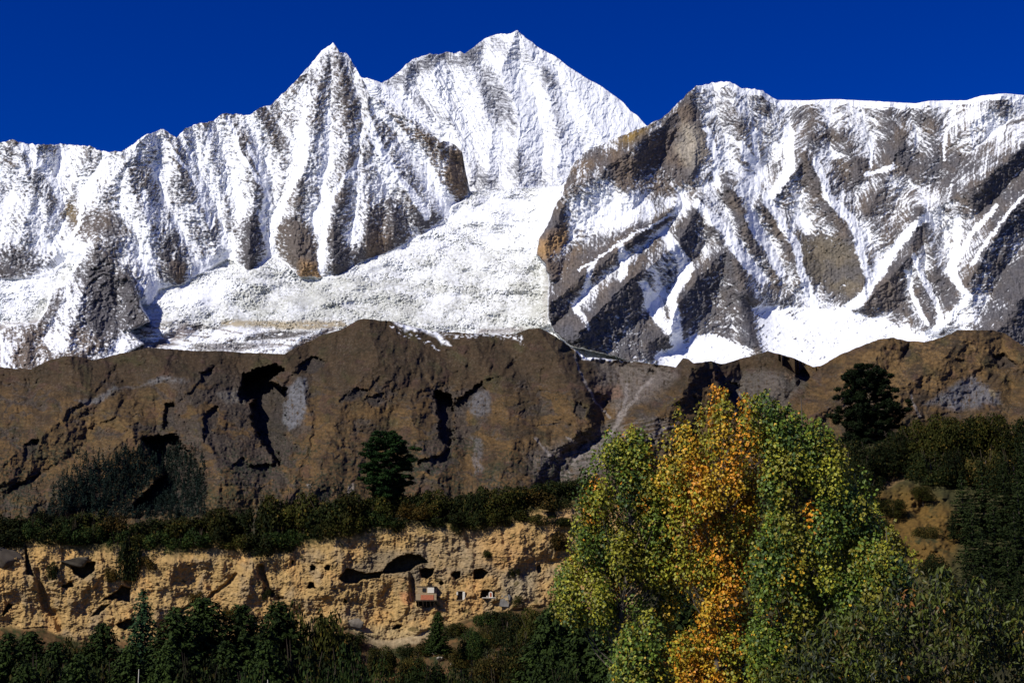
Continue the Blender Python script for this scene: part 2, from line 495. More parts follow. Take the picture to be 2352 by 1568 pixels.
# strength of bare rock (positive) or snow (negative): (polygon, softness, amount, tint or None, tint amount)
BR = (0.125, 0.102, 0.084); GR = (0.092, 0.086, 0.088); WARM = (0.165, 0.118, 0.078); ORANGE = (0.36, 0.22, 0.10); PALE = (0.33, 0.29, 0.23); OCHRE = (0.26, 0.17, 0.055)
ROCKS = [
 ([(648,500),(700,510),(718,540),(735,600),(740,640),(690,640),(690,620),(640,600),(628,560),(632,525)],6,.75,BR,.8),
 ([(848,480),(880,468),(960,470),(1025,505),(985,532),(917,570),(840,602),(775,637),(745,627),(757,580),(750,540),(775,515),(792,560),(832,560)],7,.62,GR,.7),
 ([(690,598),(726,606),(736,640),(688,642)],4,.5,ORANGE,.75),([(840,560),(880,500),(900,560),(850,600)],8,.3,WARM,.8),
 ([(530,530),(570,500),(610,520),(620,560),(575,622),(545,600)],8,.5,GR,.9),
 ([(855,226),(930,270),(1000,325),(1060,350),(1072,400),(1076,455),(1040,470),(1000,420),(930,340),(865,260)],8,.26,WARM,.6),
 ([(960,285),(1000,320),(990,330),(960,310)],5,.6,WARM,.9),
 ([(1040,345),(1066,350),(1076,450),(1050,455),(1030,400)],6,.45,WARM,.6),
 ([(690,165),(760,140),(830,180),(850,290),(740,280),(620,290),(600,250),(640,235)],14,.12,BR,.4),
 ([(600,250),(850,260),(860,300),(720,290),(590,290)],9,.2,BR,.5),
 ([(142,470),(160,462),(182,485),(180,515),(140,500)],5,.6,(0.2,.15,.08),.8),
 ([(0,575),(50,570),(118,590),(112,620),(40,640),(0,640)],7,.5,GR,.8),([(200,475),(245,490),(250,530),(190,545),(170,525)],8,.4,BR,.5),
 ([(360,520),(400,540),(430,600),(420,655),(370,640),(350,580)],9,.32,GR,.6),([(400,600),(425,610),(420,655),(400,650)],5,.4,WARM,.7),
 (SPUR,8,.24,GR,.6),([(230,600),(300,650),(320,740),(260,780),(200,740),(200,640)],8,.45,GR,.8),([(130,660),(170,660),(180,720),(120,740)],10,-.2,None,0),([(200,600),(230,570),(235,640),(190,720),(170,700)],8,-.2,None,0),
 ([(0,750),(90,745),(180,760),(250,790),(200,830),(60,850),(0,850)],10,.16,WARM,.5),([(95,770),(150,760),(180,800),(120,815)],8,-.55,None,0),
 ([(0,770),(30,790),(20,850),(0,850)],6,-.5,None,0),
 # right massif
 ([(1579,222),(1593,255),(1613,309),(1623,356),(1593,403),(1576,420),(1485,460),(1478,443),(1438,433),(1388,400),(1408,370),(1452,349),(1485,326),(1559,249)],6,.55,WARM,.55),
 ([(1566,285),(1599,285),(1620,349),(1593,400),(1573,385),(1554,343)],6,.5,PALE,.9),
 ([(1401,322),(1499,284),(1468,326),(1431,333)],4,.5,OCHRE,.95),
 ([(1344,353),(1431,339),(1421,370),(1364,396),(1331,433),(1294,437),(1310,386)],6,.35,WARM,.75),
 ([(1277,447),(1304,474),(1300,517),(1273,534),(1257,517)],5,.5,BR,.7),
 ([(1297,517),(1304,551),(1290,567),(1263,591),(1247,594),(1233,577),(1240,547),(1263,534)],4,.9,ORANGE,.95),
 ([(1257,604),(1327,564),(1317,608),(1273,638)],5,.7,WARM,.9),
 ([(1304,477),(1431,437),(1549,450),(1576,427),(1600,460),(1553,494),(1431,521),(1317,538)],12,-.42,None,0),
 ([(1324,594),(1431,537),(1546,480),(1549,500),(1441,578),(1331,668),(1273,712),(1263,655)],6,.45,BR,.4),
 ([(1263,712),(1320,698),(1357,742),(1371,695),(1472,631),(1495,671),(1475,698),(1498,745),(1552,769),(1559,792),(1498,809),(1508,829),(1458,828),(1344,798),(1310,791),(1273,755)],6,.7,GR,.6),
 ([(1371,695),(1441,611),(1546,517),(1562,537),(1495,578),(1475,631)],5,.6,BR,.4),
 ([(1609,463),(1569,507),(1559,564),(1579,594),(1620,537),(1623,487)],5,.6,GR,.5),
 ([(1640,514),(1643,531),(1593,598),(1576,604)],4,.6,GR,.4),
 ([(1667,578),(1700,618),(1720,678),(1734,729),(1730,766),(1747,806),(1680,789),(1646,769),(1599,762),(1583,799),(1559,799),(1546,715),(1579,645),(1626,608)],6,.55,GR,.5),
 ([(1697,484),(1714,510),(1744,578),(1730,591),(1697,524)],4,.7,BR,.4),([(1673,430),(1700,467),(1680,480),(1653,460)],5,.5,BR,.4),
 ([(1750,470),(1787,517),(1821,564),(1828,598),(1808,591),(1797,557),(1760,507)],4,.65,BR,.4),
 ([(1848,364),(1878,404),(1898,455),(1928,505),(1965,549),(1935,549),(1864,461),(1831,424)],5,.45,BR,.5),
 ([(1834,532),(1915,542),(1952,565),(1982,616),(1985,660),(1932,690),(1895,656),(1854,633),(1841,586)],6,.8,(0.15,.125,.085),.7),
 ([(1891,273),(1935,317),(1915,330),(1885,317)],6,.5,BR,.6),([(1911,364),(1999,371),(2022,397),(1958,438),(1925,424)],6,.6,BR,.5),
 ([(2012,327),(2073,317),(2133,357),(2200,350),(2268,330),(2251,384),(2187,424),(2140,441),(2100,421),(2076,401),(2066,371),(2016,367)],8,.5,GR,.5),
 ([(1975,478),(2032,424),(2069,445),(2066,525),(2026,549),(1979,518)],8,.3,BR,.4),
 ([(2221,448),(2352,334),(2500,250),(2500,430),(2352,438),(2301,481),(2247,498)],5,.75,GR,.7),
 ([(2352,448),(2268,522),(2294,549),(2268,673),(2352,696),(2700,696),(2700,400)],8,.5,GR,.5),
 ([(2116,485),(2130,505),(2117,565),(2093,590),(2042,628),(1990,692),(1968,718),(1995,728),(2039,708),(2066,721),(2096,741),(2090,690),(2073,640),(2100,600)],4,.65,BR,.5),
 ([(2116,625),(2153,618),(2194,645),(2200,665),(2180,712),(2153,706),(2113,652)],5,.65,GR,.5),([(2073,618),(2147,712),(2143,739),(2113,709),(2076,648)],4,.45,BR,.4),
 ([(2217,753),(2301,648),(2352,598),(2700,600),(2700,860),(2352,800),(2280,770)],7,.5,GR,.6),
 ([(2180,250),(2352,235),(2400,300),(2200,420),(2150,440),(2240,330)],14,-.16,None,0),
 ([(1650,400),(1760,360),(1790,430),(1720,450)],14,-.1,None,0)]
SNOWL = [([(50,336),(111,396),(144,464),(120,505)],11),([(232,376),(222,403),(188,460),(183,510),(170,545),(140,590)],7),([(370,319),(433,390),(455,433)],7),([(413,309),(465,396),(457,433),(480,520)],7),
 ([(524,269),(551,363),(615,433),(598,504),(628,591)],9),([(753,262),(753,343),(736,417),(753,467),(739,551),(735,622)],13),([(827,360),(769,443),(753,484)],9),
 ([(843,275),(867,333),(907,400),(944,443),(984,497)],14),([(863,249),(917,299),(968,360),(998,410),(1041,464)],14),([(699,353),(679,413),(648,480),(628,534),(626,590)],10),([(571,339),(612,413),(615,467)],9),
 ([(590,300),(600,380)],6),([(330,440),(345,520)],6),([(480,300),(478,380),(500,470),(520,570)],7),([(640,215),(712,150),(765,101)],7),([(700,250),(690,330)],8),
 ([(1811,297),(1814,384),(1764,461),(1797,525),(1831,572),(1850,650),(1870,700)],17),([(1875,371),(1898,448),(1958,508),(1985,602),(1999,640)],16),([(2125,500),(2060,560),(2010,640),(1975,690),(1930,720)],17),
 ([(2200,500),(2198,565),(2190,640),(2225,680),(2170,740),(2110,780)],13),([(2290,470),(2230,540),(2200,600)],10),([(2352,450),(2290,520),(2230,610)],7),
 ([(1529,531),(1579,618),(1556,662),(1546,688),(1556,796)],22),([(1425,564),(1438,611),(1425,640)],16),([(1357,611),(1344,678),(1324,705),(1351,752)],13),([(1478,655),(1505,712),(1546,779)],20),
 ([(1600,470),(1667,530),(1705,600),(1750,640)],17),([(1720,500),(1767,578),(1794,628)],16),([(1700,330),(1750,400),(1700,440)],14),([(1730,300),(1740,360)],10),([(1546,490),(1440,548),(1330,620)],5),
 ([(2100,590),(2120,640),(2160,720),(2150,770)],10),([(2080,620),(2100,680),(2130,740)],9),([(1620,300),(1640,350),(1650,420)],10),([(1998,330),(2000,380)],6),([(2172,300),(2170,370)],5),([(1990,400),(2050,380)],10)]
CONVEX = [([(527,590),(490,630),(570,630)],5),([(628,586),(580,632),(690,640)],5),([(118,620),(178,606),(150,700),(60,700),(0,690),(0,650)],6)]
tint = np.zeros(X.shape + (3,), np.float32)
big2 = fbm(X / 40, Y / 40, 4, 161)
tint[:] = mixc(np.array(GR, np.float32), np.array(BR, np.float32), sstep(-.4, .5, big2))
for pts, soft, amt, tc_, ta in ROCKS:
    m = poly_mask(XW, YW, pts, soft * 1.8 + 5)
    R += amt * m * (.62 + .30 * speck + .25 * (ledge * isA + bedn * isC))
    if tc_ is not None:
        tint = mixc(tint, np.array(tc_, np.float32), m * ta)
for pts, w in SNOWL:
    R -= 0.95 * line_mask(XW + 3 * hatA, YW + 3 * hatA, pts, w * .72, 0.65) * np.clip(.75 + .7 * speck + .5 * bedn, .1, 1.2)
ysk = interp_line(SKY_FRONT, X)
cap = (X > 1600) * sstep(16, 6, Y - ysk + fbm(X / 30, Y / 9, 3, 171) * 9)
R -= 0.9 * cap
R = R - bowl * (.42 - .45 * bedn - .12 * speck - .2 * ledge) - 0.2 * (isA * sstep(140, 60, Y))
snow = sstep(.79, .38, R)
tint = mixc(tint, np.array([0.085, 0.084, 0.094], np.float32), .55 * isC * sstep(-.15, .45, fbm(XW / 60, YW / 60, 3, 183)))
tint *= (1 + 0.40 * fbm(X / 5, Y / 5, 3, 181) + 0.25 * fbm(X / 3, Y / 30, 2, 185) + .25 * hatC * isC)[..., None]
colr = mixc(np.clip(tint, 0.02, 1), SNOW, snow)
# ice: greenish-grey seracs among snow
grey_ice = sstep(-0.15, 0.75, ice * 0.4 * patch + ice2 * .5 + 0.35 * fbm(XW / 70, YW / 28, 3, 191) + 0.24 * sstep(480, 720, Y) - .16 * sstep(600, 500, Y) + 0.12 * fbm(X / 4, Y / 2.2, 2, 193))
for pts in [[(560,650),(900,640),(1000,720),(960,745),(780,750),(560,730)], [(1190,600),(1240,590),(1260,740),(1200,750)]]:
    grey_ice = np.clip(grey_ice + 0.35 * poly_mask(XW, YW, pts, 40), 0, 1)
for pts in [[(345,690),(480,640),(540,640),(520,690),(400,720)], [(0,640),(150,600),(60,720),(0,740)]]:
    grey_ice = grey_ice * (1 - poly_mask(XW, YW, pts, 20))
icec = mixc(SNOW, np.array([0.42, 0.47, 0.48], np.float32), crev * .3)  # crevasse shade is also painted into the ice as grey-blue lines
icec = mixc(icec, np.array([0.46, 0.46, 0.40], np.float32), grey_ice * 0.85)
ib = sstep(0.2, 0.7, ice2 + fbm(X / 3.5, Y / 2.5, 2, 197) * .5)
icec = mixc(icec, np.array([0.30, 0.30, 0.27], np.float32), ib * 0.55 * sstep(430, 640, Y))
# moraine and scree bands at the glacier foot
mor_t = np.zeros(X.shape, np.float32)
for pts, c_, a in [([(507,736),(786,736),(800,750),(700,757),(638,754),(504,748)], (0.36,.30,.20), .95), ([(560,772),(640,757),(715,760),(700,772),(640,780),(560,785)], (0.10,.09,.085), .95),
  ([(648,812),(700,778),(757,750),(775,754),(745,772),(690,806)], (0.10,.065,.055), .85), ([(380,765),(430,745),(470,752),(420,780),(350,800)], (0.12,.08,.07), .8), ([(340,740),(400,735),(520,752),(460,757),(380,752)], (0.14,.12,.10), .6),
  ([(300,790),(360,780),(420,790),(330,810),(290,815)], (0.10,.07,.06), .8), ([(440,790),(560,785),(640,790),(560,806),(450,806)], (0.11,.09,.09), .75), ([(1100,755),(1200,752),(1210,764),(1090,766)], (0.12,.08,.07), .6),
  ([(1254,600),(1268,640),(1268,730),(1252,745),(1246,690)], (0.25,.23,.19), .55)]:
    m = poly_mask(XW, YH, pts, 5) * sstep(-.45, .0, fbm(X / 16, Y / 4, 3, 201) + 0.2)
    icec = mixc(icec, np.array(c_, np.float32), m * a); mor_t = np.maximum(mor_t, m)
low = poly_mask(XW, YW, [(-400,770),(0,745),(90,735),(180,700),(300,735),(345,735),(400,735),(520,752),(640,757),(780,762),(820,900),(-400,900)], 10)
R2 = .40 + .62 * fbm(X / 34 + wy * .05, Y / 7 + wx * .05, 4, 203, .6) + .28 * speck + .25 * sstep(420, 200, X) + .12 * big
s2 = sstep(.66, .42, R2)
lowc = mixc(mixc(np.array([.12,.085,.075], np.float32), np.array([.15,.11,.08], np.float32), sstep(-.4, .4, big2)) * (1 + .3 * fine[..., None]), SNOW, s2)
icec = mixc(icec, lowc, low * .8 * (1 - np.minimum(1, mor_t)))
colr = mixc(colr, icec, glac * (1 - isC))
colr *= (1 + 0.02 * fine)[..., None]
rockv = np.clip(1 - snow, 0, 1) * (1 - glac)
relief += rockv * (6.0 + fine * 5 + ridged(XW / 8, YW / 11, 3, 83) * 5 + ledge * 6 * isA + bedn * 7 * isC) + (1 - rockv) * fine * 2.0
DEP = DEP - relief
FRONT_DEP_X, FRONT_DEP = X, DEP
P = at(X, Y, DEP)
P2, c2 = close_sheet(P, colr, 900, 500, -5, (640, 640, 2))
nr, nc = P2.shape[:2]
M_MOUNT = terrain_mat("mountain_rock_and_snow", 0.02, 0.10, bump=4.0, bump_scale=0.03)
me = make_mesh("snow_mountains", P2.reshape(-1, 3), sheet_faces(nr, nc), M_MOUNT, c2.reshape(-1, 3), True)
tag(obj("snow_mountains", me), "snowy rock ridges with a sharp pyramid peak and a broad white icefall between them", "mountain", kind="structure")

# main summit behind
SKY_B = [(760,260),(800,215),(830,178),(850,181),(877,191),(900,178),(931,151),(948,136),(988,123),(1005,126),(1028,119),(1042,124),(1057,119),(1068,123),(1089,107),(1119,87),(1152,76),(1163,80),
 (1179,74),(1188,70),(1198,79),(1213,91),(1233,107),(1257,121),(1273,128),(1287,138),(1304,153),(1355,185),(1381,198),(1431,235),(1448,255),(1465,267),(1485,289),(1530,330),(1600,400)]
X, Y = grid_xy(765, 1600, 820, lambda xs: interp_line(SKY_B, xs) + fbm(xs / 12, xs * 0 + 1.7, 4, 6) * np.where(xs < 1230, 2.4, 1.0), 500.0, 420)
wx = fbm(X / 60, Y / 60, 4, 211) * 8 + fbm(X / 14, Y / 14, 3, 231) * 3
wy = fbm(X / 60, Y / 60, 4, 221) * 8 + fbm(X / 14, Y / 14, 3, 241) * 3
XW, YW = X + wx, Y + wy
B_RIBS = [([(1188,70),(1150,160),(1190,260),(1190,430)],260,180,90),([(1188,70),(1255,180),(1290,330),(1280,420)],240,120,80),([(1068,123),(1100,200),(1130,300),(1120,420)],200,130,70),
 ([(988,123),(1000,200),(1040,290),(1085,400)],190,120,60),([(940,150),(930,210),(1010,290),(1060,340)],170,60,50),([(1273,128),(1340,250),(1390,330)],170,120,90),([(1152,76),(1100,130)],120,60,50),([(850,181),(900,230),(960,300)],180,130,45)]
c2a, s2a = math.cos(rad(58)), math.sin(rad(58))
Uf, Vf = X * c2a + Y * s2a, -X * s2a + Y * c2a          # along / across the fluted snow
flute = fbm(Uf / 90, Vf / 6 + wx * .04, 3, 251, .6)
FL = poly_mask(XW, YW, [(930,165),(1070,140),(1090,230),(1130,330),(1120,370),(1050,330),(960,240)], 20)
led = fbm(X / 16, Y / 4, 4, 261, .6); sp = fbm(XW / 6, YW / 5, 3, 271, .6)
vert = fbm(X / 5, Y / 50, 3, 281)
B_rel, SB, WB = crests(XW, YW, B_RIBS)
featB = ridged(SB / 17 + wx * .1, X / 260, 3, 49, .6) * WB
R = 0.32 + 0.22 * led + 0.12 * sp + 0.14 * fbm(X / 80, Y / 80, 3, 291) + .12 * featB + .26 * fbm(SB / 4.4 + wx * .06, X / 42, 3, 54, .6) + .10 * fbm(X / 2.6, Y / 2.0, 2, 295)
for pts, soft, amt in [([(880,193),(944,141),(991,123),(1069,121),(1075,158),(1011,150),(971,175),(934,208)],9,.5),([(934,205),(975,225),(1018,262),(1030,290),(1000,275),(950,235)],7,.34),
  ([(1102,148),(1136,158),(1176,235),(1200,265),(1176,316),(1129,289),(1099,215)],9,.36),([(1089,366),(1129,396),(1149,433),(1089,433)],9,.36),([(1169,383),(1200,343),(1203,427),(1186,433)],5,.45),
  ([(1203,390),(1260,390),(1263,427),(1203,427)],9,.25),([(1247,158),(1273,178),(1282,197),(1253,207),(1235,195)],6,.5),([(1270,215),(1285,210),(1300,330),(1280,330)],6,.28),
  ([(1069,121),(1109,100),(1102,136),(1089,150)],6,.45),([(1130,85),(1230,120),(1260,160),(1180,140),(1120,120)],10,.16),([(1380,200),(1490,290),(1480,330),(1380,330),(1300,260),(1300,190)],20,-.4),
  ([(1190,150),(1240,180),(1235,330),(1200,330)],14,-.4),([(840,180),(870,190),(940,240),(1010,310),(960,290),(900,232),(848,215)],4,-.6)]:
    R += amt * (.72 if amt > 0 else 1) * poly_mask(XW, YW, pts, soft * 1.6 + 3)
R += FL * (0.30 * flute - 0.12)
snow = sstep(.80, .34, R) ** .85
tint = np.zeros(X.shape + (3,), np.float32); tint[:] = (0.17, 0.17, 0.185)
tint *= (1 + 0.35 * fbm(X / 5, Y / 5, 3, 301))[..., None]
colr = mixc(np.clip(tint, .03, 1), SNOW, snow * 0.96)
rel = B_rel * .9 + ridged(XW / 40, YW / 110, 4, 311) * 26 + featB * 16 + ridged(XW / 9, YW / 40, 3, 313) * 6 + FL * flute * 26 + fbm(X / 7, Y / 6, 4, 321) * (3 + 9 * (1 - snow)) + led * 5 * (1 - snow)
DEP = 12350 + (440 - Y) * 3.0 - rel
P = at(X, Y, DEP)
P2, c2 = close_sheet(P, colr, 900, 500, -5)
me = make_mesh("snow_summit", P2.reshape(-1, 3), sheet_faces(*P2.shape[:2]), M_MOUNT, c2.reshape(-1, 3), True)
tag(obj("snow_summit", me), "highest white summit dome rising behind the icefall", "mountain", kind="structure")
# ------------------------------------------------------------------ brown grass hills in front of the snow
SKY_H = [(-400,850),(-150,835),(0,842),(24,845),(71,847),(111,827),(145,818),(178,818),(215,827),(279,811),(336,799),(370,800),(437,805),(504,806),(571,810),(652,813),(696,790),(739,769),(780,759),(806,744),(827,732),
 (853,732),(874,736),(914,739),(944,749),(991,761),(1052,763),(1089,766),(1136,768),(1186,766),(1213,756),(1233,753),(1247,756),(1277,773),(1310,796),(1344,820),(1384,823),(1455,830),(1499,836),(1552,843),(1569,822),(1580,824),(1593,833),
 (1633,830),(1657,836),(1693,826),(1764,806),(1818,820),(1868,843),(1885,840),(1932,813),(1982,793),(2016,780),(2049,775),(2083,783),(2126,785),(2167,773),(2200,758),(2284,758),(2308,766),(2352,796),(2450,850),(2700,900)]
X, Y = grid_xy(-330, 2680, 1900, lambda xs: interp_line(SKY_H, xs) + fbm(xs / 16, xs * 0 + 2.2, 4, 8) * 1.6, 1330.0, 430)
wx = fbm(X / 70, Y / 70, 4, 411) * 12 + fbm(X / 16, Y / 16, 3, 431) * 4
wy = fbm(X / 70, Y / 70, 4, 421) * 12 + fbm(X / 16, Y / 16, 3, 441) * 4
XW, YW = X + wx, Y + wy
XH, YH = X + fbm(X / 13, Y / 13, 4, 433, .6) * 6, Y + fbm(X / 13, Y / 13, 4, 434, .6) * 6
H_RIBS = [([(840,735),(870,830),(800,900),(760,1000),(700,1170)],70,60,170),([(1233,753),(1290,850),(1330,930),(1380,1010)],60,40,110),([(1600,838),(1560,890),(1480,975),(1400,1090)],110,90,120),
 ([(1764,806),(1800,850),(1760,930),(1700,1000)],50,50,110),([(2049,775),(1990,850),(1900,930),(1800,1040)],85,70,140),([(2240,758),(2150,830),(2050,900),(1960,1000)],95,80,170),([(2300,770),(2400,880),(2420,1000)],60,60,130),
 ([(336,799),(420,880),(470,1000),(520,1100)],50,70,130),([(652,813),(700,900),(720,1000),(660,1150)],40,60,80),([(150,818),(200,900),(100,1000),(0,1060)],50,70,130),([(240,930),(300,1000),(200,1090),(60,1170)],50,60,100),
 ([(1080,770),(1150,900),(1180,1000),(1150,1120)],30,45,110),([(920,745),(960,860),(940,960),(1000,1100)],30,45,90),([(2330,830),(2250,930),(2200,990)],45,40,100)]
rel = tents(XW, YW, H_RIBS) * 1.7
rel = rel + ridged(XW / 130, YW / 170, 4, 451, .45) * 15 + ridged(XW / 40, YW / 90, 3, 453) * 5 + fbm(XW / 60, YW / 40, 4, 461) * 8 + fbm(X / 10, Y / 6, 4, 471, .6) * 1.5
rel = rel + ridged(X / 60 + wx * .02, Y / 9 + wy * .06, 3, 475) * .5
gul = ridged(XW / 78 + Y / 600, YW / 250, 4, 457, .55)
rel = rel - 12 * np.clip(gul - .25, 0, 1) - 4 * np.clip(ridged(XW / 30, YW / 80, 3, 459) - .2, 0, 1)
for pts, w, dd in [([(600,815),(612,840)],9,40),([(700,850),(668,872),(655,900)],9,40),([(638,1060),(655,1110),(640,1180)],12,30),([(388,975),(398,1015),(420,1060)],9,28),([(485,1005),(500,1040),(545,1070)],9,28),([(465,872),(440,900),(392,930)],7,22),
   ([(1036,1020),(1015,1055),(985,1095),(960,1150)],10,30),([(1105,886),(1150,870),(1180,840)],7,22),([(1000,900),(970,870),(960,830)],8,22),([(850,900),(880,870)],7,18),([(760,1000),(800,1050),(790,1120)],9,20),([(240,880),(200,920),(150,960)],8,20),([(1500,868),(1440,940),(1380,1010),(1310,1080)],12,34),
   ([(1330,800),(1340,870),(1390,930)],8,24),([(2090,800),(2060,850),(1990,900)],9,26),([(2310,840),(2280,890),(2200,950)],9,26),([(90,870),(60,930),(20,980)],8,20),([(300,900),(260,960),(180,1010)],7,16)]:
    rel = rel - .40 * dd * line_mask(X + wx * .8, Y + wy * .8, pts, w, .9)
rel = rel + ridged(XW / 15, YW / 12, 3, 477, .6) * 1.8
# gorges and hollows cut into the hillside; forest hollow carved only for its shade
CUTS = [([(564,863),(591,850),(628,840),(648,850),(625,863),(615,877),(638,887),(655,894),(652,941),(655,964),(648,1008),(635,1031),(642,1065),(625,1041),(598,1005),(581,961),(581,927),(595,910),(554,920),(551,900)],120),
 ([(464,858),(487,848),(482,862),(466,877)],40),([(690,842),(716,822),(746,833),(716,856)],45),([(383,930),(398,926),(398,976),(378,983)],45),([(472,954),(499,935),(496,967),(472,1010)],45),
 ([(534,1075),(558,1053),(573,1077)],35),([(576,1072),(632,1068),(617,1091)],40),([(1042,941),(1052,919),(1079,902),(1105,882),(1111,894),(1084,916),(1068,948),(1048,954)],55),
 ([(1000,900),(1032,909),(1043,941),(1037,954),(1040,1008),(1032,1023),(1011,1005),(1013,961),(1009,948)],70),([(964,1062),(1011,1046),(1037,1029),(1037,1057),(998,1065),(994,1091)],45),
 ([(783,921),(820,892),(842,900),(810,916)],22),([(840,917),(880,905),(879,921),(857,933)],22),([(1834,860),(1848,851),(1856,867),(1834,882)],45),([(2284,820),(2305,815),(2333,840),(2298,843)],40),
 ([(1676,880),(1702,888),(1690,898)],35),([(60,1020),(88,1010),(80,1040),(58,1052)],25),([(330,1010),(400,1000),(450,1060),(470,1100),(473,1135),(450,1170),(300,1170),(380,1090)],70),([(30,1120),(90,1090),(70,1110),(20,1130)],20),
 ([(2075,805),(2090,800),(2092,815),(2078,818)],18),([(735,1130),(760,1125),(750,1150),(735,1150)],15),([(1325,925),(1345,940),(1338,960),(1322,945)],25),([(1370,905),(1395,915),(1390,930),(1370,920)],20)]
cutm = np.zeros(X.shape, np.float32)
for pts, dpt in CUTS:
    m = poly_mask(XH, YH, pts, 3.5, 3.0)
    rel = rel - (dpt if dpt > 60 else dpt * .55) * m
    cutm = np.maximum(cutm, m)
cr = ridged(XW / 46, YW / 26, 4, 481)
cragzone = np.maximum(poly_mask(XW, YW, [(370,840),(480,830),(640,825),(760,820),(730,900),(700,980),(660,1090),(560,1110),(480,1060),(370,1000)], 40), poly_mask(XW, YW, [(980,880),(1130,880),(1120,950),(1050,1060),(960,1100),(1000,980)], 25))
crag = sstep(0.62, 0.95, cr + fbm(X / 120, Y / 60, 3, 491) * .5 + .42 * cragzone) * sstep(830, 900, Y)
rel = rel + crag * (fbm(X / 6, Y / 8, 3, 495) * 4 - 3)
DEP = 2000 + (1180 - Y) * 1.9 + np.abs(X - 1176) * 0 - rel
DEP = np.where(Y > 1180, 2000 + (1180 - Y) * 1.2 - rel, DEP)
valley = poly_mask(XW, YW, [(1310,800),(1550,845),(1560,870),(1480,960),(1420,1060),(1350,1100),(1240,1120),(1360,980),(1380,900)], 30)
back = poly_mask(XH, YH, [(1640,828),(1764,800),(1880,843),(1830,930),(1740,1000),(1690,940),(1650,870)], 6)
DEP = DEP + valley * 90 + back * 160
n1 = fbm(XW / 70, YW / 40, 4, 501); n2 = fbm(X / 12, Y / 6, 4, 511, .6); n3 = fbm(X / 22 + wx * .05, Y / 7 + wy * .1, 3, 521)
dark = np.array([0.058, 0.040, 0.024], np.float32); gold = np.array([0.140, 0.083, 0.032], np.float32); olive = np.array([0.060, 0.055, 0.024], np.float32); rockc = np.array([0.060, 0.047, 0.038], np.float32)
tc = np.zeros(X.shape + (3,), np.float32); tc[:] = dark
up = sstep(960, 850, Y - (X > 1850) * -120)
tc = mixc(tc, gold, np.clip(sstep(-.5, .6, n1 * .8 + n3 * .35 + 0.15) * (1 - up * 0.85), 0, 1))
tc = mixc(tc, np.array([0.19, 0.115, 0.045], np.float32), poly_mask(XW, YW, [(1985,800),(2200,758),(2300,770),(2340,830),(2200,880),(2080,930),(1950,960),(1920,900)], 40) * sstep(-.4, .4, n2 + n1) * .9)
tc = mixc(tc, np.array([0.16, 0.10, 0.04], np.float32), poly_mask(XW, YW, [(150,960),(330,900),(330,1010),(180,1060),(60,1130),(40,1050)], 40) * sstep(-.5, .3, n2 + .1) * .7)
tc = mixc(tc, olive, sstep(0.1, .7, fbm(XW / 50, YW / 50, 4, 531)) * .6)
tc = mixc(tc, np.array([0.08, 0.045, 0.035], np.float32), sstep(.2, .6, fbm(XW / 45, YW / 30, 3, 535)) * .5)
tc = mixc(tc, rockc, crag * .8)
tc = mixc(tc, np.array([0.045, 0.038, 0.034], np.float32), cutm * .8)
for pts, c_, a, s in [([(655,894),(699,863),(704,920),(687,971),(669,990),(655,964)], (0.15,.15,.155), .9, 5), ([(165,921),(262,894),(282,900),(370,867),(430,873),(302,889),(215,923)], (0.16,.155,.15), .8, 5),
  ([(500,905),(555,890),(560,915),(520,930)], (0.17,.155,.13), .7, 5), ([(2194,884),(2234,864),(2294,900),(2301,931),(2200,936),(2120,930)], (0.15,.15,.16), .8, 9), ([(2277,890),(2290,895),(2290,915),(2280,912)], (0.3,.23,.12), .8, 3),
  ([(1070,930),(1100,900),(1130,905),(1130,950),(1080,955)], (0.13,.125,.125), .8, 6), ([(1360,830),(1500,836),(1560,850),(1500,910),(1420,960),(1380,900)], (0.17,.145,.125), .75, 14), ([(1370,890),(1420,885),(1430,915),(1380,925)], (0.19,.11,.07), .7, 8),
  ([(1660,870),(1760,850),(1850,870),(1800,940),(1700,930)], (0.12,.105,.09), .8, 14), ([(1800,862),(1830,858),(1815,880)], (0.22,.15,.09), .8, 3), ([(1200,1040),(1420,970),(1400,1080),(1240,1120)], (0.125,.108,.09), .7, 20),
  ([(1085,1000),(1105,1000),(1112,1080),(1090,1090)], (0.16,.15,.145), .6, 5), ([(798,1112),(812,1110),(810,1130),(800,1128)], (0.4,.33,.25), .9, 2), ([(700,1112),(712,1112),(708,1122)], (0.3,.27,.23), .9, 2)]:
    tc = mixc(tc, np.array(c_, np.float32), poly_mask(XW, YW, pts, s) * a * sstep(-.7, .2, n2 + fbm(X / 4, Y / 40, 2, 541) * .7 + .2))
for pts, w in [([(1500,868),(1450,930),(1390,1000),(1320,1070)],3.2),([(1320,800),(1330,850),(1360,905),(1400,960)],2),([(1545,970),(1500,1000),(1440,1010)],2),([(1300,1000),(1350,1030),(1380,1060)],1.8),([(1230,1010),(1290,1060),(1310,1090)],2.4),
  ([(1440,880),(1430,940),(1400,990)],3),([(1700,905),(1690,960)],2),([(2090,910),(2110,960)],2.2)]:
    tc = mixc(tc, np.array([0.27, 0.235, 0.205], np.float32), line_mask(XW, YW, pts, w * 1.5, .7) * .8)
strat = sstep(.35, .75, ridged(X / 70 + wx * .03, (Y + X * .25) / 10, 2, 551)) * poly_mask(XW, YW, [(1230,1060),(1400,970),(1560,960),(1500,1060),(1280,1110)], 20)
tc = mixc(tc, np.array([0.24, 0.21, 0.185], np.float32), strat * .55)
shrub = sstep(.25, .5, fbm(X / 7, Y / 6, 2, 561) + .5 * fbm(X / 90, Y / 50, 2, 565) + sstep(1000, 1160, Y) * .22)
tc = mixc(tc, np.array([0.022, 0.030, 0.016], np.float32), shrub * .75 * sstep(950, 1050, Y))
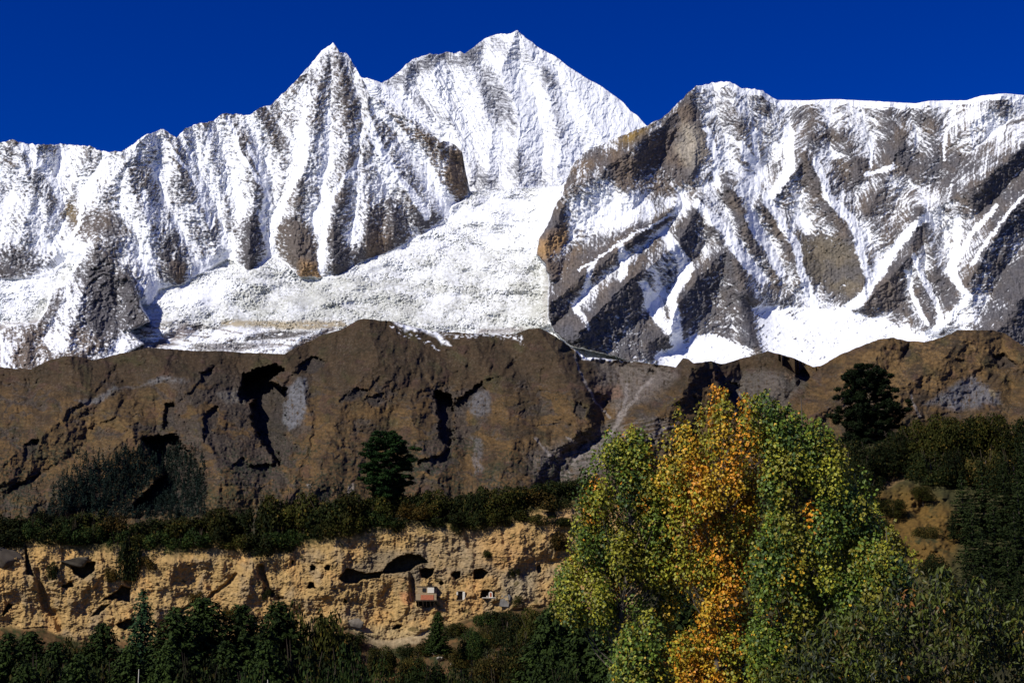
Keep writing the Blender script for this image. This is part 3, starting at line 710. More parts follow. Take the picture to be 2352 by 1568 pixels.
tuft = sstep(.30, .52, fbm(X / 3.6, Y / 2.8, 2, 567) + .45 * fbm(X / 60, Y / 40, 2, 568) + .08)
tc = mixc(tc, np.array([0.030, 0.030, 0.016], np.float32), tuft * .45)
pale = sstep(.40, .60, fbm(X / 4.2, Y / 3.0, 2, 569) + .4 * fbm(X / 50, Y / 30, 2, 570) + .18 * crag)
tc = mixc(tc, np.array([0.19, 0.155, 0.115], np.float32), pale * .22)
yh = interp_line(SKY_H, X)
sn = poly_mask(XW, YW, [(905,740),(950,748),(991,761),(1020,773),(1034,788),(1018,784),(985,768),(935,755)], 4) * sstep(-.3, .2, n2 + .25)
sn = np.maximum(sn, poly_mask(XW, YW, [(1000,764),(1090,764),(1186,764),(1200,772),(1150,776),(1060,770)], 4) * sstep(0, .3, fbm(X / 9, Y / 3, 3, 571)))
sn = np.maximum(sn, line_mask(XW, YW, [(900,752),(960,775),(1010,800)], 5) * sstep(.1, .4, n2))
sn = np.maximum(sn, poly_mask(XW, YW, [(1170,768),(1190,766),(1204,790)], 3) * sstep(-.1, .2, n2))
sn = np.maximum(sn, poly_mask(XW, YH, [(1312,793),(1350,816),(1400,822),(1460,830),(1400,827),(1340,824)], 3) * sstep(-.4, .0, n2 + .2))
tc *= (1 + .30 * n2 + .12 * n3 + .22 * fbm(X / 3.4, Y / 2.6, 3, 575))[..., None]
tc = np.clip(tc * .80, .010, 1)
tc = mixc(tc, SNOW, sn)
P = at(X, Y, DEP)
HX, HY, HP = X, Y, P
P2, c2 = close_sheet(P, tc, 400, 220, -3, (600, 600, 2), 900.0)
M_HILL = terrain_mat("hill_grass_and_rock", 0.09, 0.22, bump=1.2, bump_scale=0.14)
me = make_mesh("brown_hills", P2.reshape(-1, 3), sheet_faces(*P2.shape[:2]), M_HILL, c2.reshape(-1, 3), True)
tag(obj("brown_hills", me), "brown grass hills with dark gorges below the snow line", "hills", kind="structure")

def on_hill(x, y):
    j = int(np.clip(round((x + 330) / 3010 * 1899), 0, 1899))
    i = int(np.argmin(np.abs(HY[:, j] - y)))
    return HP[i, j]

# ------------------------------------------------------------------ ground under everything
def ground_z(x, y):
    r2 = np.asarray(x) ** 2 + np.asarray(y) ** 2
    return 12.0 * np.exp(-r2 / 900.0 ** 2) + 16.3 * np.exp(-r2 / 70.0 ** 2)
rr = np.concatenate([np.linspace(0, 200, 60), np.geomspace(210, 16000, 60)])
th = np.linspace(0, 2 * np.pi, 181)
Rg, Tg = np.meshgrid(rr, th, indexing='ij')
gx, gy = Rg * np.cos(Tg), Rg * np.sin(Tg)
gz = ground_z(gx, gy) + fbm(gx / 20, gy / 20, 3, 601) * .5
gn = fbm(gx / 15, gy / 15, 4, 611)
gc = mixc(np.array([0.035, 0.045, 0.015], np.float32), np.array([0.10, 0.07, 0.03], np.float32), sstep(-.3, .5, gn))
M_GROUND = terrain_mat("valley_grass", 0.6, 0.35, bump=0.1, bump_scale=2.0)
me = make_mesh("ground", np.stack([gx, gy, gz], -1).reshape(-1, 3), sheet_faces(len(rr), len(th)), M_GROUND, gc.reshape(-1, 3), True)
tag(obj("ground", me), "grassy valley floor below the cliff", "ground", kind="structure")

# ------------------------------------------------------------------ caved cliff
RIM = [(-400,1250),(-100,1250),(0,1245),(60,1240),(140,1238),(200,1250),(330,1250),(420,1262),(500,1240),(600,1262),(680,1245),(760,1228),(850,1212),(930,1190),(1000,1200),(1100,1205),(1180,1185),(1220,1165),(1310,1155),(1400,1150),(1550,1160),(1700,1200)]
FOOT = [(-400,1440),(0,1442),(90,1442),(180,1468),(260,1470),(500,1480),(700,1470),(800,1440),(860,1466),(900,1470),(1000,1442),(1100,1412),(1250,1392),(1400,1390),(1700,1390)]
X, Y = grid_xy(-330, 1620, 1500, lambda xs: interp_line(RIM, xs) + fbm(xs / 25, xs * 0 + 7.1, 4, 9) * 6, 1900.0, 620, power=0.5)
# rows run from the near ground (y = 1900) up to the rim; power 0.5 packs rows toward the rim
yb = interp_line(FOOT, X)
wx = fbm(X / 50, Y / 50, 4, 621) * 7; wy = fbm(X / 50, Y / 50, 4, 631) * 7
XW, YW = X + wx, Y + wy
onc = sstep(6, -6, YW - yb)                 # 1 on the cliff, 0 on the talus
base = np.where(Y < yb, 300 + (yb - Y) * 0.035, 300 - (Y - yb) * (0.17 + 0.0003 * (Y - yb)))
rel = fbm(X / 150, Y / 120, 3, 641) * 2.2 + fbm(XW / 45, YW / 40, 4, 651, .55) * .95 + fbm(X / 14, Y / 12, 4, 661, .6) * 0.24 + ridged(XW / 30, YW / 14, 3, 671) * 0.17 + ridged(XW / 38, YW / 150, 3, 673) * .7 + fbm(X / 4.5, Y / 3.6, 3, 675, .6) * .15
knob = np.maximum(0, fbm(X / 9, Y / 7, 2, 677)) ** 1.5 * 0.38
rel = rel + knob
# vertical gullies and buttresses
rel += tents(XW, YW, [([(60,1245),(80,1330),(130,1430)],-0.1,-0.1,10), ([(590,1270),(570,1350),(560,1400)],2.2,1.5,40), ([(760,1300),(770,1400)],1.5,1.2,50), ([(1180,1230),(1200,1380)],1.6,1.2,60), ([(390,1290),(360,1400)],1.6,1.4,60), ([(930,1330),(940,1400),(960,1450)],1.5,.8,40)])
for pts, w, a in [([(600,1300),(612,1350),(640,1370)],9,2.4), ([(85,1310),(110,1390),(140,1440)],10,1.8), ([(1072,1215),(1078,1250)],6,.9), ([(945,1310),(948,1345),(950,1380)],7,1.8), ([(420,1400),(500,1360),(540,1320)],5,1.4), ([(300,1260),(295,1330)],12,1.4)]:
    rel -= line_mask(XW, YW, pts, w, .8) * a
lip = sstep(10, 40, Y - interp_line(RIM, X))
CAVES = [([(877,1316),(888,1298),(914,1278),(939,1271),(967,1276),(983,1290),(958,1296),(941,1311),(899,1316)],7),([(779,1326),(797,1305),(815,1308),(838,1317),(877,1313),(873,1326),(834,1329),(821,1338),(793,1340)],5),
 ([(964,1308),(975,1304),(996,1307),(993,1319),(981,1329),(968,1322)],5),([(1036,1319),(1044,1312),(1056,1313),(1057,1325),(1047,1331)],4),([(1089,1308),(1107,1306),(1122,1313),(1109,1328),(1089,1329)],5),
 ([(713,1300),(719,1297),(725,1302),(723,1309),(716,1309)],4),([(745,1303),(752,1297),(759,1298),(757,1309),(748,1309)],4),([(669,1290),(672,1286),(675,1290),(672,1295)],2.5),([(706,1350),(711,1337),(718,1337),(725,1350)],4),
 ([(1008,1338),(1014,1334),(1020,1340),(1013,1343)],2.5),([(789,1383),(791,1375),(796,1379),(796,1384)],2.5),([(1103,1373),(1107,1357),(1120,1354),(1135,1359),(1137,1373)],4),([(1051,1378),(1052,1358),(1063,1358),(1063,1378)],4),
 ([(957,1381),(998,1379),(998,1390),(985,1393),(960,1391)],3.5),([(902,1443),(910,1434),(924,1436),(914,1444)],3),([(160,1293),(218,1290),(216,1312),(192,1328),(172,1318)],5),
 ([(234,1378),(268,1358),(280,1344),(298,1350),(299,1383),(266,1374)],4.5),([(5,1409),(20,1384),(29,1388),(9,1413)],3),([(266,1434),(290,1422),(310,1420),(309,1441),(285,1446)],4),([(139,1347),(163,1336),(169,1346),(150,1349)],2.5),
 ([(209,1414),(233,1390),(251,1387),(226,1411)],2.5),([(1253,1175),(1272,1172),(1280,1186),(1262,1190)],3),([(58,1250),(68,1290),(80,1322),(60,1318)],2.5),([(1178,1182),(1196,1178),(1200,1192),(1184,1194)],2.5),([(640,1370),(652,1370),(650,1378),(641,1378)],2),
 ([(1232,1300),(1240,1296),(1244,1312),(1236,1316)],2),([(620,1355),(632,1362),(626,1372),(618,1366)],2),([(268,1372),(276,1370),(278,1378),(270,1380)],1.5)]
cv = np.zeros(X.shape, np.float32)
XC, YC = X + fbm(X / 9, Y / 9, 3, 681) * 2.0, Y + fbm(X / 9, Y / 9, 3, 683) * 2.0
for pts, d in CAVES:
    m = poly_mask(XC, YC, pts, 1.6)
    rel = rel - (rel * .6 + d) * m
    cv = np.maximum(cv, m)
soot = np.zeros(X.shape, np.float32)
DEP = base - rel * (0.35 + 0.65 * onc) * (0.3 + .7 * lip)
P = at(X, Y, DEP)
n1 = fbm(XW / 50, YW / 45, 4, 691); n2 = fbm(X / 10, Y / 8, 4, 695, .6); n3 = fbm(X / 6, Y / 40, 3, 697)
tan = np.array([0.36, 0.245, 0.104], np.float32); greyc = np.array([0.27, 0.205, 0.122], np.float32); orng = np.array([0.40, 0.235, 0.095], np.float32); yel = np.array([0.43, 0.262, 0.10], np.float32)
cc = np.zeros(X.shape + (3,), np.float32); cc[:] = tan
cc = mixc(cc, greyc, sstep(-.1, .6, n1) * .8)
cc = mixc(cc, yel, sstep(.1, .6, fbm(XW / 60, YW / 80, 3, 701)) * .7)
cc = mixc(cc, orng, sstep(.15, .6, fbm(XW / 40, YW / 60, 4, 705)) * .3)
for pts, c_, a, s in [([(1080,1220),(1200,1215),(1230,1290),(1160,1330),(1100,1300)], (0.42,.245,.10), .5, 30), ([(1060,1330),(1120,1330),(1110,1390),(1060,1400)], (0.42,.25,.10), .6, 12), ([(1220,1165),(1310,1155),(1310,1195),(1230,1195)], (0.42,.26,.11), .6, 12),
   ([(880,1260),(980,1260),(1000,1310),(960,1335),(880,1320),(800,1330),(790,1305)], (0.16,.135,.095), .75, 12), ([(1000,1300),(1130,1295),(1140,1320),(1000,1325)], (0.16,.135,.10), .6, 10), ([(960,1240),(1100,1230),(1120,1290),(1010,1300)], (0.27,.215,.14), .6, 25),
   ([(1140,1310),(1240,1300),(1230,1370),(1160,1390)], (0.25,.22,.16), .7, 20), ([(60,1240),(180,1240),(170,1290),(80,1300)], (0.46,.29,.11), .7, 14), ([(920,1360),(950,1360),(948,1400),(925,1385)], (0.45,.2,.09), .6, 6), ([(780,1440),(1000,1440),(960,1470),(830,1475)], (0.34,.27,.15), .6, 15),
   ([(940,1310),(965,1310),(965,1360),(945,1370)], (0.15,.13,.10), .6, 6)]:
    cc = mixc(cc, np.array(c_, np.float32), poly_mask(XW, YW, pts, s) * a)
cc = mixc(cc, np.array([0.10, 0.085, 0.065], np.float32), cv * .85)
cc = mixc(cc, np.array([0.075, 0.06, 0.022], np.float32), sstep(.42, .7, fbm(XW / 28, YW / 20, 4, 711)) * .75)      # dry tufts
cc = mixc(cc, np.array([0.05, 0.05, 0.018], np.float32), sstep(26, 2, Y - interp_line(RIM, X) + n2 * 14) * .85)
talus = mixc(np.array([0.085, 0.052, 0.022], np.float32), np.array([0.026, 0.030, 0.009], np.float32), sstep(-.2, .4, n1 + .4 * n2))
talus = mixc(talus, np.array([0.17, 0.085, 0.035], np.float32), sstep(.1, .5, fbm(XW / 35, YW / 20, 3, 715)) * .6)
talus = mixc(talus, np.array([0.34, 0.26, 0.15], np.float32), sstep(34, 2, Y - yb + n2 * 16) * .85 * poly_mask(XW, YW, [(800,1430),(1010,1430),(980,1490),(860,1500)], 25))
cc = cc * np.array([.93, .885, .80], np.float32)
cc = mixc(talus, cc, onc)
cc *= (1 + .20 * n2 + .22 * n3 - .12 * fbm(X / 4, Y / 3, 2, 719))[..., None]
cc = np.clip(cc, .012, 1)
CX, CY, CP = X, Y, P
def depth_of(P): return P[..., 1] * math.cos(PITCH) + (P[..., 2] - CAMZ) * math.sin(PITCH)
CW = depth_of(CP)
def cliff_w(x, y):
    j = int(np.clip(round((x + 330) / 1950 * 1499), 0, 1499))
    i = int(np.argmin(np.abs(CY[:, j] - y)))
    return float(CW[i, j])
# plateau behind the rim
top = P[-1].copy(); rows = [P]; crow = [cc]
for dback, dz in ((1.5, .3), (6, .8), (16, 2.0), (40, 3.0), (110, 4.0)):
    q = top.copy(); q[:, 1] += dback; q[:, 2] += dz + fbm(np.arange(len(q)) / 30.0, np.full(len(q), dback), 3, 721) * .5
    rows.append(q[None]); crow.append((np.ones((1, len(q), 3)) * np.array([0.055, 0.05, 0.02])).astype(np.float32))
q = top.copy(); q[:, 1] += 140; q[:, 2] = -2; rows.append(q[None]); crow.append(crow[-1])
P2 = np.concatenate(rows); c2 = np.concatenate(crow)
P2, c2 = widen(P2, c2, 500, 0, 2)
M_CLIFF = terrain_mat("conglomerate_cliff", 1.1, 0.28, bump=0.06, bump_scale=1.6)
me = make_mesh("cliff", P2.reshape(-1, 3), sheet_faces(*P2.shape[:2]), M_CLIFF, c2.reshape(-1, 3), True)
tag(obj("cliff", me), "tan conglomerate cliff pierced by dark caves", "cliff", kind="structure")
def on_cliff(x, y):
    j = int(np.clip(round((x + 330) / 1950 * 1499), 0, 1499))
    i = int(np.argmin(np.abs(CY[:, j] - y)))
    return CP[i, j]

# ------------------------------------------------------------------ wooded hillside on the right
SKY_R = [(1300,1560),(1420,1480),(1500,1300),(1700,1110),(1850,1060),(1950,1030),(2050,1010),(2150,1000),(2260,992),(2352,998),(2500,985),(2800,960)]
X, Y = grid_xy(1430, 2760, 620, lambda xs: interp_line(SKY_R, xs) + fbm(xs / 30, xs * 0 + 4.4, 3, 10) * 4, 1900.0, 420, power=.7)
XW, YW = X + fbm(X / 50, Y / 50, 4, 731) * 9, Y + fbm(X / 50, Y / 50, 4, 741) * 9
DEP = 215 + (1300 - Y) * 0.17 - np.clip(Y - 1300, 0, None) * .05
scar = poly_mask(XW, YW, [(2000,1105),(2020,1075),(2060,1062),(2110,1068),(2100,1085),(2060,1110),(2020,1125)], 6)
DEP = DEP - fbm(X / 90, Y / 90, 4, 751) * 5 - fbm(X / 14, Y / 12, 4, 755, .6) * .8 + scar * 5 - scar * fbm(X / 7, Y / 6, 3, 757) * 1.5
n1 = fbm(XW / 40, YW / 26, 4, 761); n2 = fbm(X / 9, Y / 6, 4, 765, .6)
cc = np.zeros(X.shape + (3,), np.float32); cc[:] = (0.045, 0.042, 0.016)
cc = mixc(cc, np.array([0.115, 0.068, 0.018], np.float32), poly_mask(XW, YW, [(2000,1130),(2120,1120),(2180,1170),(2210,1250),(2160,1310),(2100,1300),(2030,1240)], 25) * sstep(-.6, .2, n1 + .5 * n2 + .25))
cc = mixc(cc, np.array([0.22, 0.14, 0.065], np.float32), scar)
cc = np.clip(cc * (1 + .3 * n2)[..., None], .012, 1)
P = at(X, Y, DEP)
RX, RY, RP = X, Y, P
P2, c2 = close_sheet(P, cc, 120, 20, -2, (0, 240, 2))
me = make_mesh("right_hillside", P2.reshape(-1, 3), sheet_faces(*P2.shape[:2]), M_CLIFF, c2.reshape(-1, 3), True)
tag(obj("hillside", me), "dark wooded hillside with a patch of rusty grass", "hillside", kind="structure")
def on_right(x, y):
    j = int(np.clip(round((x - 1430) / 1330 * 619), 0, 619))
    i = int(np.argmin(np.abs(RY[:, j] - y)))
    return RP[i, j]
# ------------------------------------------------------------------ vegetation builders
def unit(v): return v / np.maximum(np.linalg.norm(v, axis=-1, keepdims=True), 1e-9)

def leaf_cloud(P, N, size, aspect, rng, fold=0.25, along=None):
    """one folded four-cornered leaf per point P with normal N; returns V, F"""
    n = len(P)
    N = unit(N)
    if along is None: along = rng.normal(size=(n, 3))
    T = unit(along - (along * N).sum(1, keepdims=True) * N)
    B = np.cross(N, T)
    s = np.asarray(size).reshape(-1, 1) * np.ones((n, 1))
    a = P - T * s * .5
    b = P + B * s * aspect * .5 + N * s * fold * .25 - T * s * .08
    c = P + T * s * .5
    d = P - B * s * aspect * .5 + N * s * fold * .25 - T * s * .08
    V = np.stack([a, b, c, d], 1).reshape(-1, 3)
    F = np.arange(4 * n).reshape(-1, 4)
    return V, F

def rep4(c): return np.repeat(c, 4, axis=0)

def tube(pts, radii, k=6):
    pts = np.asarray(pts, float); n = len(pts)
    d = unit(np.gradient(pts, axis=0))
    ref = np.array([1.0, 0.13, 0.07]) if abs(d[0, 0]) < .9 else np.array([0, 1.0, .1])
    A = unit(np.cross(d, ref)); B = np.cross(d, A)
    th = np.linspace(0, 2 * np.pi, k, endpoint=False)
    r = np.asarray(radii, float).reshape(-1, 1, 1)
    V = pts[:, None] + r * (np.cos(th)[None, :, None] * A[:, None] + np.sin(th)[None, :, None] * B[:, None])
    F = []
    for i in range(n - 1):
        for j in range(k):
            F.append((i * k + j, i * k + (j + 1) % k, (i + 1) * k + (j + 1) % k, (i + 1) * k + j))
    return V.reshape(-1, 3), np.array(F)

def join(parts):
    Vs, Fs, o = [], [], 0
    for V, F in parts:
        Vs.append(V); Fs.append(F + o); o += len(V)
    return np.concatenate(Vs), np.concatenate(Fs)

M_LEAF = leaf_mat("leaves", .5, .25, .10, .12)
M_NEEDLE = leaf_mat("needles", .7, .06, .28)
M_BUSH = leaf_mat("bush_leaves", .7, .06, .35)
M_BARK = plain_mat("bark", (0.11, 0.085, 0.06), .9, 6.0, .35)
M_BARKP = plain_mat("pale_bark", (0.13, 0.105, 0.08), .9, 9.0, .3)

def lump_points(rng, n, nb, rx, rz, flat=0.0):
    """points on the outside of a handful of overlapping lumps that fill a dome of radius rx and height rz"""
    cen = []
    while len(cen) < nb:
        p = rng.uniform(-1, 1, 3); p[2] = rng.uniform(0, 1)
        q = np.array([p[0], p[1], (p[2] - .35) / .65 if p[2] > .35 else (p[2] - .35) / .5])
        if (q ** 2).sum() < .82: cen.append(p)
    cen = np.array(cen)
    rb = rng.uniform(.20, .42, nb) * (1.15 - .35 * cen[:, 2])
    k = rng.choice(nb, n, p=rb ** 2 / (rb ** 2).sum())
    u = unit(rng.normal(size=(n, 3)) + np.array([0, 0, .35]))
    rr_ = rb[k] * rng.uniform(.55, 1.08, n) ** .6
    P = cen[k] + u * rr_[:, None]
    P[:, 2] = np.maximum(P[:, 2], 0.0)
    return P * np.array([rx, rx, rz]), u, k

def bush_mesh(name, seed, n, nb, leaf, c0, c1, c2, taper=0):
    rng = np.random.RandomState(seed)
    P, u, k = lump_points(rng, n, nb, 1.0, 1.0)
    if taper: 
        P[:, :2] *= (1 - taper * np.clip(P[:, 2:3], 0, 1.2) / 1.2)
    V, F = leaf_cloud(P, u + rng.normal(size=P.shape) * .55, leaf * rng.uniform(.7, 1.4, n), .8, rng)
    t = rng.rand(nb)[k] * .6 + rng.rand(n) * .4
    c = np.array(c0)[None] * (1 - t)[:, None] + np.array(c1)[None] * t[:, None]
    y = rng.rand(n) < .10
    c[y] = np.array(c2) * rng.uniform(.7, 1.2, (y.sum(), 1))
    # a few bare twigs poking out
    parts = [(V, F)]; cols = [rep4(c)]
    for i in range(8):
        e = np.array([rng.uniform(-.6, .6), rng.uniform(-.6, .6), rng.uniform(.8, 1.15)])
        tv, tf = tube([[e[0] * .1, e[1] * .1, 0], e * .6, e], [.02, .014, .006], 4)
        parts.append((tv, tf)); cols.append(np.tile([0.06, .045, .03], (len(tv), 1)))
    V, F = join(parts)
    return make_mesh(name, V, F, M_BUSH, np.concatenate(cols))

def conifer_meshes(seed, h=20.0, r=4.0, whorls=34, dense=1.0, c0=(.012, .028, .010), c1=(.040, .062, .018), power=.85, ragged=.3, first=.06, spray=.55):
    rng = np.random.RandomState(seed)
    Ps, Ns, Al, Sz, Cl = [], [], [], [], []
    for w in range(whorls):
        t = first + (1 - first) * (w + rng.uniform(-.3, .3)) / whorls
        t = min(max(t, first), .985)
        L0 = r * (1 - t) ** power + .25
        nb = int(rng.randint(6, 10) * dense)
        a0 = rng.uniform(0, 6.28)
        for b in range(nb):
            a = a0 + 6.283 * b / nb + rng.uniform(-.25, .25)
            L = L0 * rng.uniform(1 - ragged, 1.12)
            droop = rng.uniform(.05, .32) * (1.2 - t)
            ns = max(4, int(L / .17 * dense))
            s = (np.arange(ns) + rng.rand(ns)) / ns
            s = s ** .75
            dirv = np.array([math.cos(a), math.sin(a), 0])
            lat = np.array([-math.sin(a), math.cos(a), 0])
            z = t * h + L * (-droop * 1.6 * s + droop * 1.0 * s ** 2.2) + L * .10 * s
            off = rng.uniform(-1, 1, ns) * L * .20 * (1.15 - s)
            p = dirv[None] * (L * s)[:, None] + lat[None] * off[:, None]
            p[:, 2] = z + rng.uniform(-.30, .12, ns)
            Ps.append(p)
            Ns.append(np.tile([0, 0, .8], (ns, 1)) + dirv * .7 + rng.normal(size=(ns, 3)) * .55)
            Al.append(dirv[None] * .8 + lat[None] * np.sign(off)[:, None] * .7 + np.array([0, 0, -.28]) + rng.normal(size=(ns, 3)) * .2)
            Sz.append(rng.uniform(.7, 1.3, ns) * spray * (1.05 - .45 * t))
            m = np.clip(rng.rand() * .5 + rng.rand(ns) * .4 + .2 * s - .1, 0, 1)[:, None]
            Cl.append(np.array(c0)[None] * (1 - m) + np.array(c1)[None] * m)
    P = np.concatenate(Ps); n = len(P)
    V, F = leaf_cloud(P, np.concatenate(Ns), np.concatenate(Sz), .42, rng, .1, np.concatenate(Al))
    crown = make_mesh("crown", V, F, M_NEEDLE, rep4(np.concatenate(Cl)))
    V, F = tube([[0, 0, 0], [0.05, 0, h * .5], [0, .05, h * .98]], [h * .016, h * .010, .03], 8)
    return crown, make_mesh("trunk", V, F, M_BARK, None, True)

def pine_meshes(seed, h, profile, c0=(.012, .024, .008), c1=(.040, .056, .014), npl=70, lo=.12, tuft=.45):
    """an old pine: foliage in flattened plates at the ends of spreading limbs; profile = (height fraction, reach)"""
    rng = np.random.RandomState(seed)
    Ps, Ns, Al, Cl, parts = [], [], [], [], []
    pr = np.array(profile)
    V, F = tube([[0, 0, 0], [.15, 0, h * .4], [-.1, 0, h * .75], [0, 0, h * .97]], [h * .024, h * .018, h * .010, .04], 8)
    trunk = make_mesh("trunk", V, F, M_BARK, None, True)
    for i in range(npl):
        t = lo + (1 - lo) * (i + rng.rand()) / npl
        R_ = np.interp(t, pr[:, 0], pr[:, 1])
        a = i * 2.399 + rng.uniform(-.4, .4)
        L = R_ * (rng.uniform(.70, 1.12) + .16 * math.sin(a * 2 + t * 9 + seed))
        dirv = np.array([math.cos(a), math.sin(a), 0])
        rise = rng.uniform(-.12, .26) * (0.4 + t)
        s = np.linspace(0, 1, 5)
        pts = np.stack([dirv[0] * L * s, dirv[1] * L * s, t * h + L * (rise * s ** 1.6 - .06 * np.sin(s * 3))], 1)
        pts[0, 2] -= .3
        parts.append(tube(pts, np.linspace(.10, .025, 5), 5))
        npad = max(2, int(L / 1.0))
        for kk in range(npad):
            ss = .35 + .65 * (kk + rng.rand()) / npad
            ctr = np.array([np.interp(ss, s, pts[:, j]) for j in range(3)]) + rng.normal(size=3) * np.array([.45, .45, .25])
            pw = rng.uniform(.55, 1.0) * (1.15 - .25 * t)
            n = int(190 * pw)
            u = unit(rng.normal(size=(n, 3)))
            p = ctr + u * rng.uniform(.4, 1, (n, 1)) * np.array([pw, pw, pw * .52]) + np.array([0, 0, .1])
            Ps.append(p); Ns.append(u * .6 + np.array([0, 0, .5]) + rng.normal(size=(n, 3)) * .6)
            Al.append(u + np.array([0, 0, .6]) + dirv * .5)
            m = np.clip(rng.rand() * .45 + rng.rand(n) * .4 + u[:, 2] * .15, 0, 1)[:, None]
            Cl.append(np.array(c0)[None] * (1 - m) + np.array(c1)[None] * m)
    P = np.concatenate(Ps)
    V, F = leaf_cloud(P, np.concatenate(Ns), tuft * rng.uniform(.7, 1.3, len(P)), .38, rng, .1, np.concatenate(Al))
    crown = make_mesh("crown", V, F, M_NEEDLE, rep4(np.concatenate(Cl)))
    V, F = join(parts)
    return crown, trunk, make_mesh("limbs", V, F, M_BARK)

def plant(name, parts, loc, label, cat, group=None, rz=0.0, s=(1, 1, 1)):
    e = empty(name, loc, label, cat, group)
    e.rotation_euler = (0, 0, rz); e.scale = s
    for pn, me_ in parts:
        obj(pn, me_, e)
    return e

ORD = ["first", "second", "third", "fourth", "fifth", "sixth", "seventh", "eighth", "ninth", "tenth", "eleventh", "twelfth", "thirteenth", "fourteenth", "fifteenth", "sixteenth", "seventeenth", "eighteenth", "nineteenth", "twentieth",
 "twenty-first", "twenty-second", "twenty-third", "twenty-fourth", "twenty-fifth", "twenty-sixth", "twenty-seventh", "twenty-eighth", "twenty-ninth", "thirtieth", "thirty-first", "thirty-second", "thirty-third", "thirty-fourth", "thirty-fifth", "thirty-sixth",
 "thirty-seventh", "thirty-eighth", "thirty-ninth", "fortieth", "forty-first", "forty-second", "forty-third", "forty-fourth"]
PXM = 1.0 / FPX     # metres per plate pixel at distance 1

# ------------------------------------------------------------------ bushes along the rim of the cliff
DK = ((.005, .009, .003), (.020, .025, .005), (.045, .036, .007))
OL = ((.009, .012, .003), (.040, .040, .006), (.075, .052, .009))
AU = ((.018, .015, .004), (.070, .046, .008), (.12, .062, .010))
GN = ((.007, .015, .004), (.026, .042, .008), (.055, .056, .010))
def bset(pref, cols, s0, n=3000, leaf=.085): return [bush_mesh(pref + "_bush", s0 + i, n, 20, leaf, *cols) for i in range(3)]
B_DK, B_OL, B_AU, B_GN = bset("dark", DK, 10), bset("olive", OL, 20), bset("russet", AU, 30), bset("green", GN, 40)
KINDS = {"dark green": B_DK, "olive": B_OL, "yellowing": B_AU, "fresh green": B_GN}
rng0 = np.random.RandomState(5)
def put_bush(kind, x, ytop, ybot, w, width_px, label, group, name="bush", y3=None):
    """a bush whose foot is at (x, ybot) and whose top is at ytop"""
    p = at(x, ybot, w)
    hgt = (ybot - ytop) * PXM * w / 1.12
    r = width_px * .5 * PXM * w / 1.05
    me_ = KINDS[kind][rng0.randint(3)]
    o = obj(name, me_)
    o.location = p; o.rotation_euler = (0, 0, rng0.uniform(0, 6.28)); o.scale = (r, r, hgt)
    tag(o, label, "bush", group)
    return o

RIMTOP = [(-60,1178),(0,1176),(80,1172),(150,1164),(230,1166),(290,1176),(340,1180),(400,1184),(450,1178),(500,1160),(560,1152),(640,1134),(700,1126),(800,1122),(860,1120),(960,1122),(1030,1124),(1070,1108),(1130,1112),(1200,1108),(1245,1096),(1290,1092),(1330,1084),(1400,1070)]
xs_b = []
x = -30.0
while x < 1345:
    xs_b.append(x); x += rng0.uniform(40, 58)
for i, x in enumerate(xs_b):
    yt = interp_line(RIMTOP, x) + rng0.uniform(-3, 7)
    yb_ = interp_line(RIM, x) - 12
    kind = ["dark green", "olive", "dark green", "olive"][rng0.randint(4)]
    if 255 < x < 310: kind = "yellowing"
    put_bush(kind, x, yt, yb_, cliff_w(x, interp_line(RIM, x) + 4) + rng0.uniform(2.5, 7), rng0.uniform(92, 124), "%s bush %s from the left in the tall back row on the cliff rim" % (kind, ORD[i]), "tall bushes in the back row on the cliff rim")
xs_f = []
x = -40.0
while x < 1320:
    xs_f.append(x); x += rng0.uniform(36, 54)
for i, x in enumerate(xs_f):
    yr = interp_line(RIM, x)
    yb_ = yr + rng0.uniform(2, 16)
    hh = rng0.uniform(34, 62) if x < 880 else rng0.uniform(28, 52)
    if 900 < x < 1010: yb_ = yr - 4; hh = 40
    kind = ["dark green", "olive", "olive", "dark green", "yellowing", "fresh green"][rng0.randint(6)]
    put_bush(kind, x, yb_ - hh, yb_, cliff_w(x, yb_ + 2) + rng0.uniform(.3, 1.6), rng0.uniform(66, 100), "low %s bush %s from the left at the very edge of the cliff" % (kind, ORD[i]), "low bushes along the edge of the cliff")
# bushes rooted on the cliff face itself
FACE = [(300,1225,1330,70,"dark green","narrow dark bush hanging down the cliff beside the mossy overhang"),(180,1262,1298,90,"yellowing","dry grassy tuft over the mossy overhang"),(120,1285,1330,26,"dark green","small bush beside the left boulder"),
 (350,1270,1306,60,"yellowing","russet scrub on the cliff below the rim, right of the hanging bush"),(660,1240,1268,40,"dark green","small dark bush under the rim left of the middle"),(250,1300,1335,40,"yellowing","dry tuft above the left cave"),
 (1050,1190,1226,36,"dark green","dark bush hanging over the rim left of the dark water streak"),(1160,1180,1200,70,"olive","low olive scrub on the ledge right of the streak"),(1230,1178,1205,80,"olive","olive scrub strip on the upper ledge"),
 (1290,1180,1208,80,"dark green","dark scrub at the right end of the upper ledge"),(1180,1300,1325,30,"olive","small tuft on the grey patch of cliff"),(1285,1215,1262,50,"yellowing","brownish bush near the right end of the cliff"),
 (1190,1365,1392,30,"olive","small bush beside the leaning grey slab"),(530,1390,1420,80,"yellowing","russet scrub at the cliff foot behind the firs"),(610,1345,1375,22,"dark green","small dark shrub in the cleft of the cliff"),
 (915,1202,1222,36,"olive","small olive tuft under the rim above the big cave"),(1120,1262,1280,24,"olive","tiny tuft high on the orange part of the cliff"),(455,1352,1385,44,"yellowing","dry scrub midway down the cliff above the firs")]
for x, yt, yb_, wd, kd, lb in FACE:
    put_bush(kd, x, yt, yb_, min(cliff_w(x + dx, yb_) for dx in (-12, 0, 12)) + .25 * wd * .045, wd, lb, None)

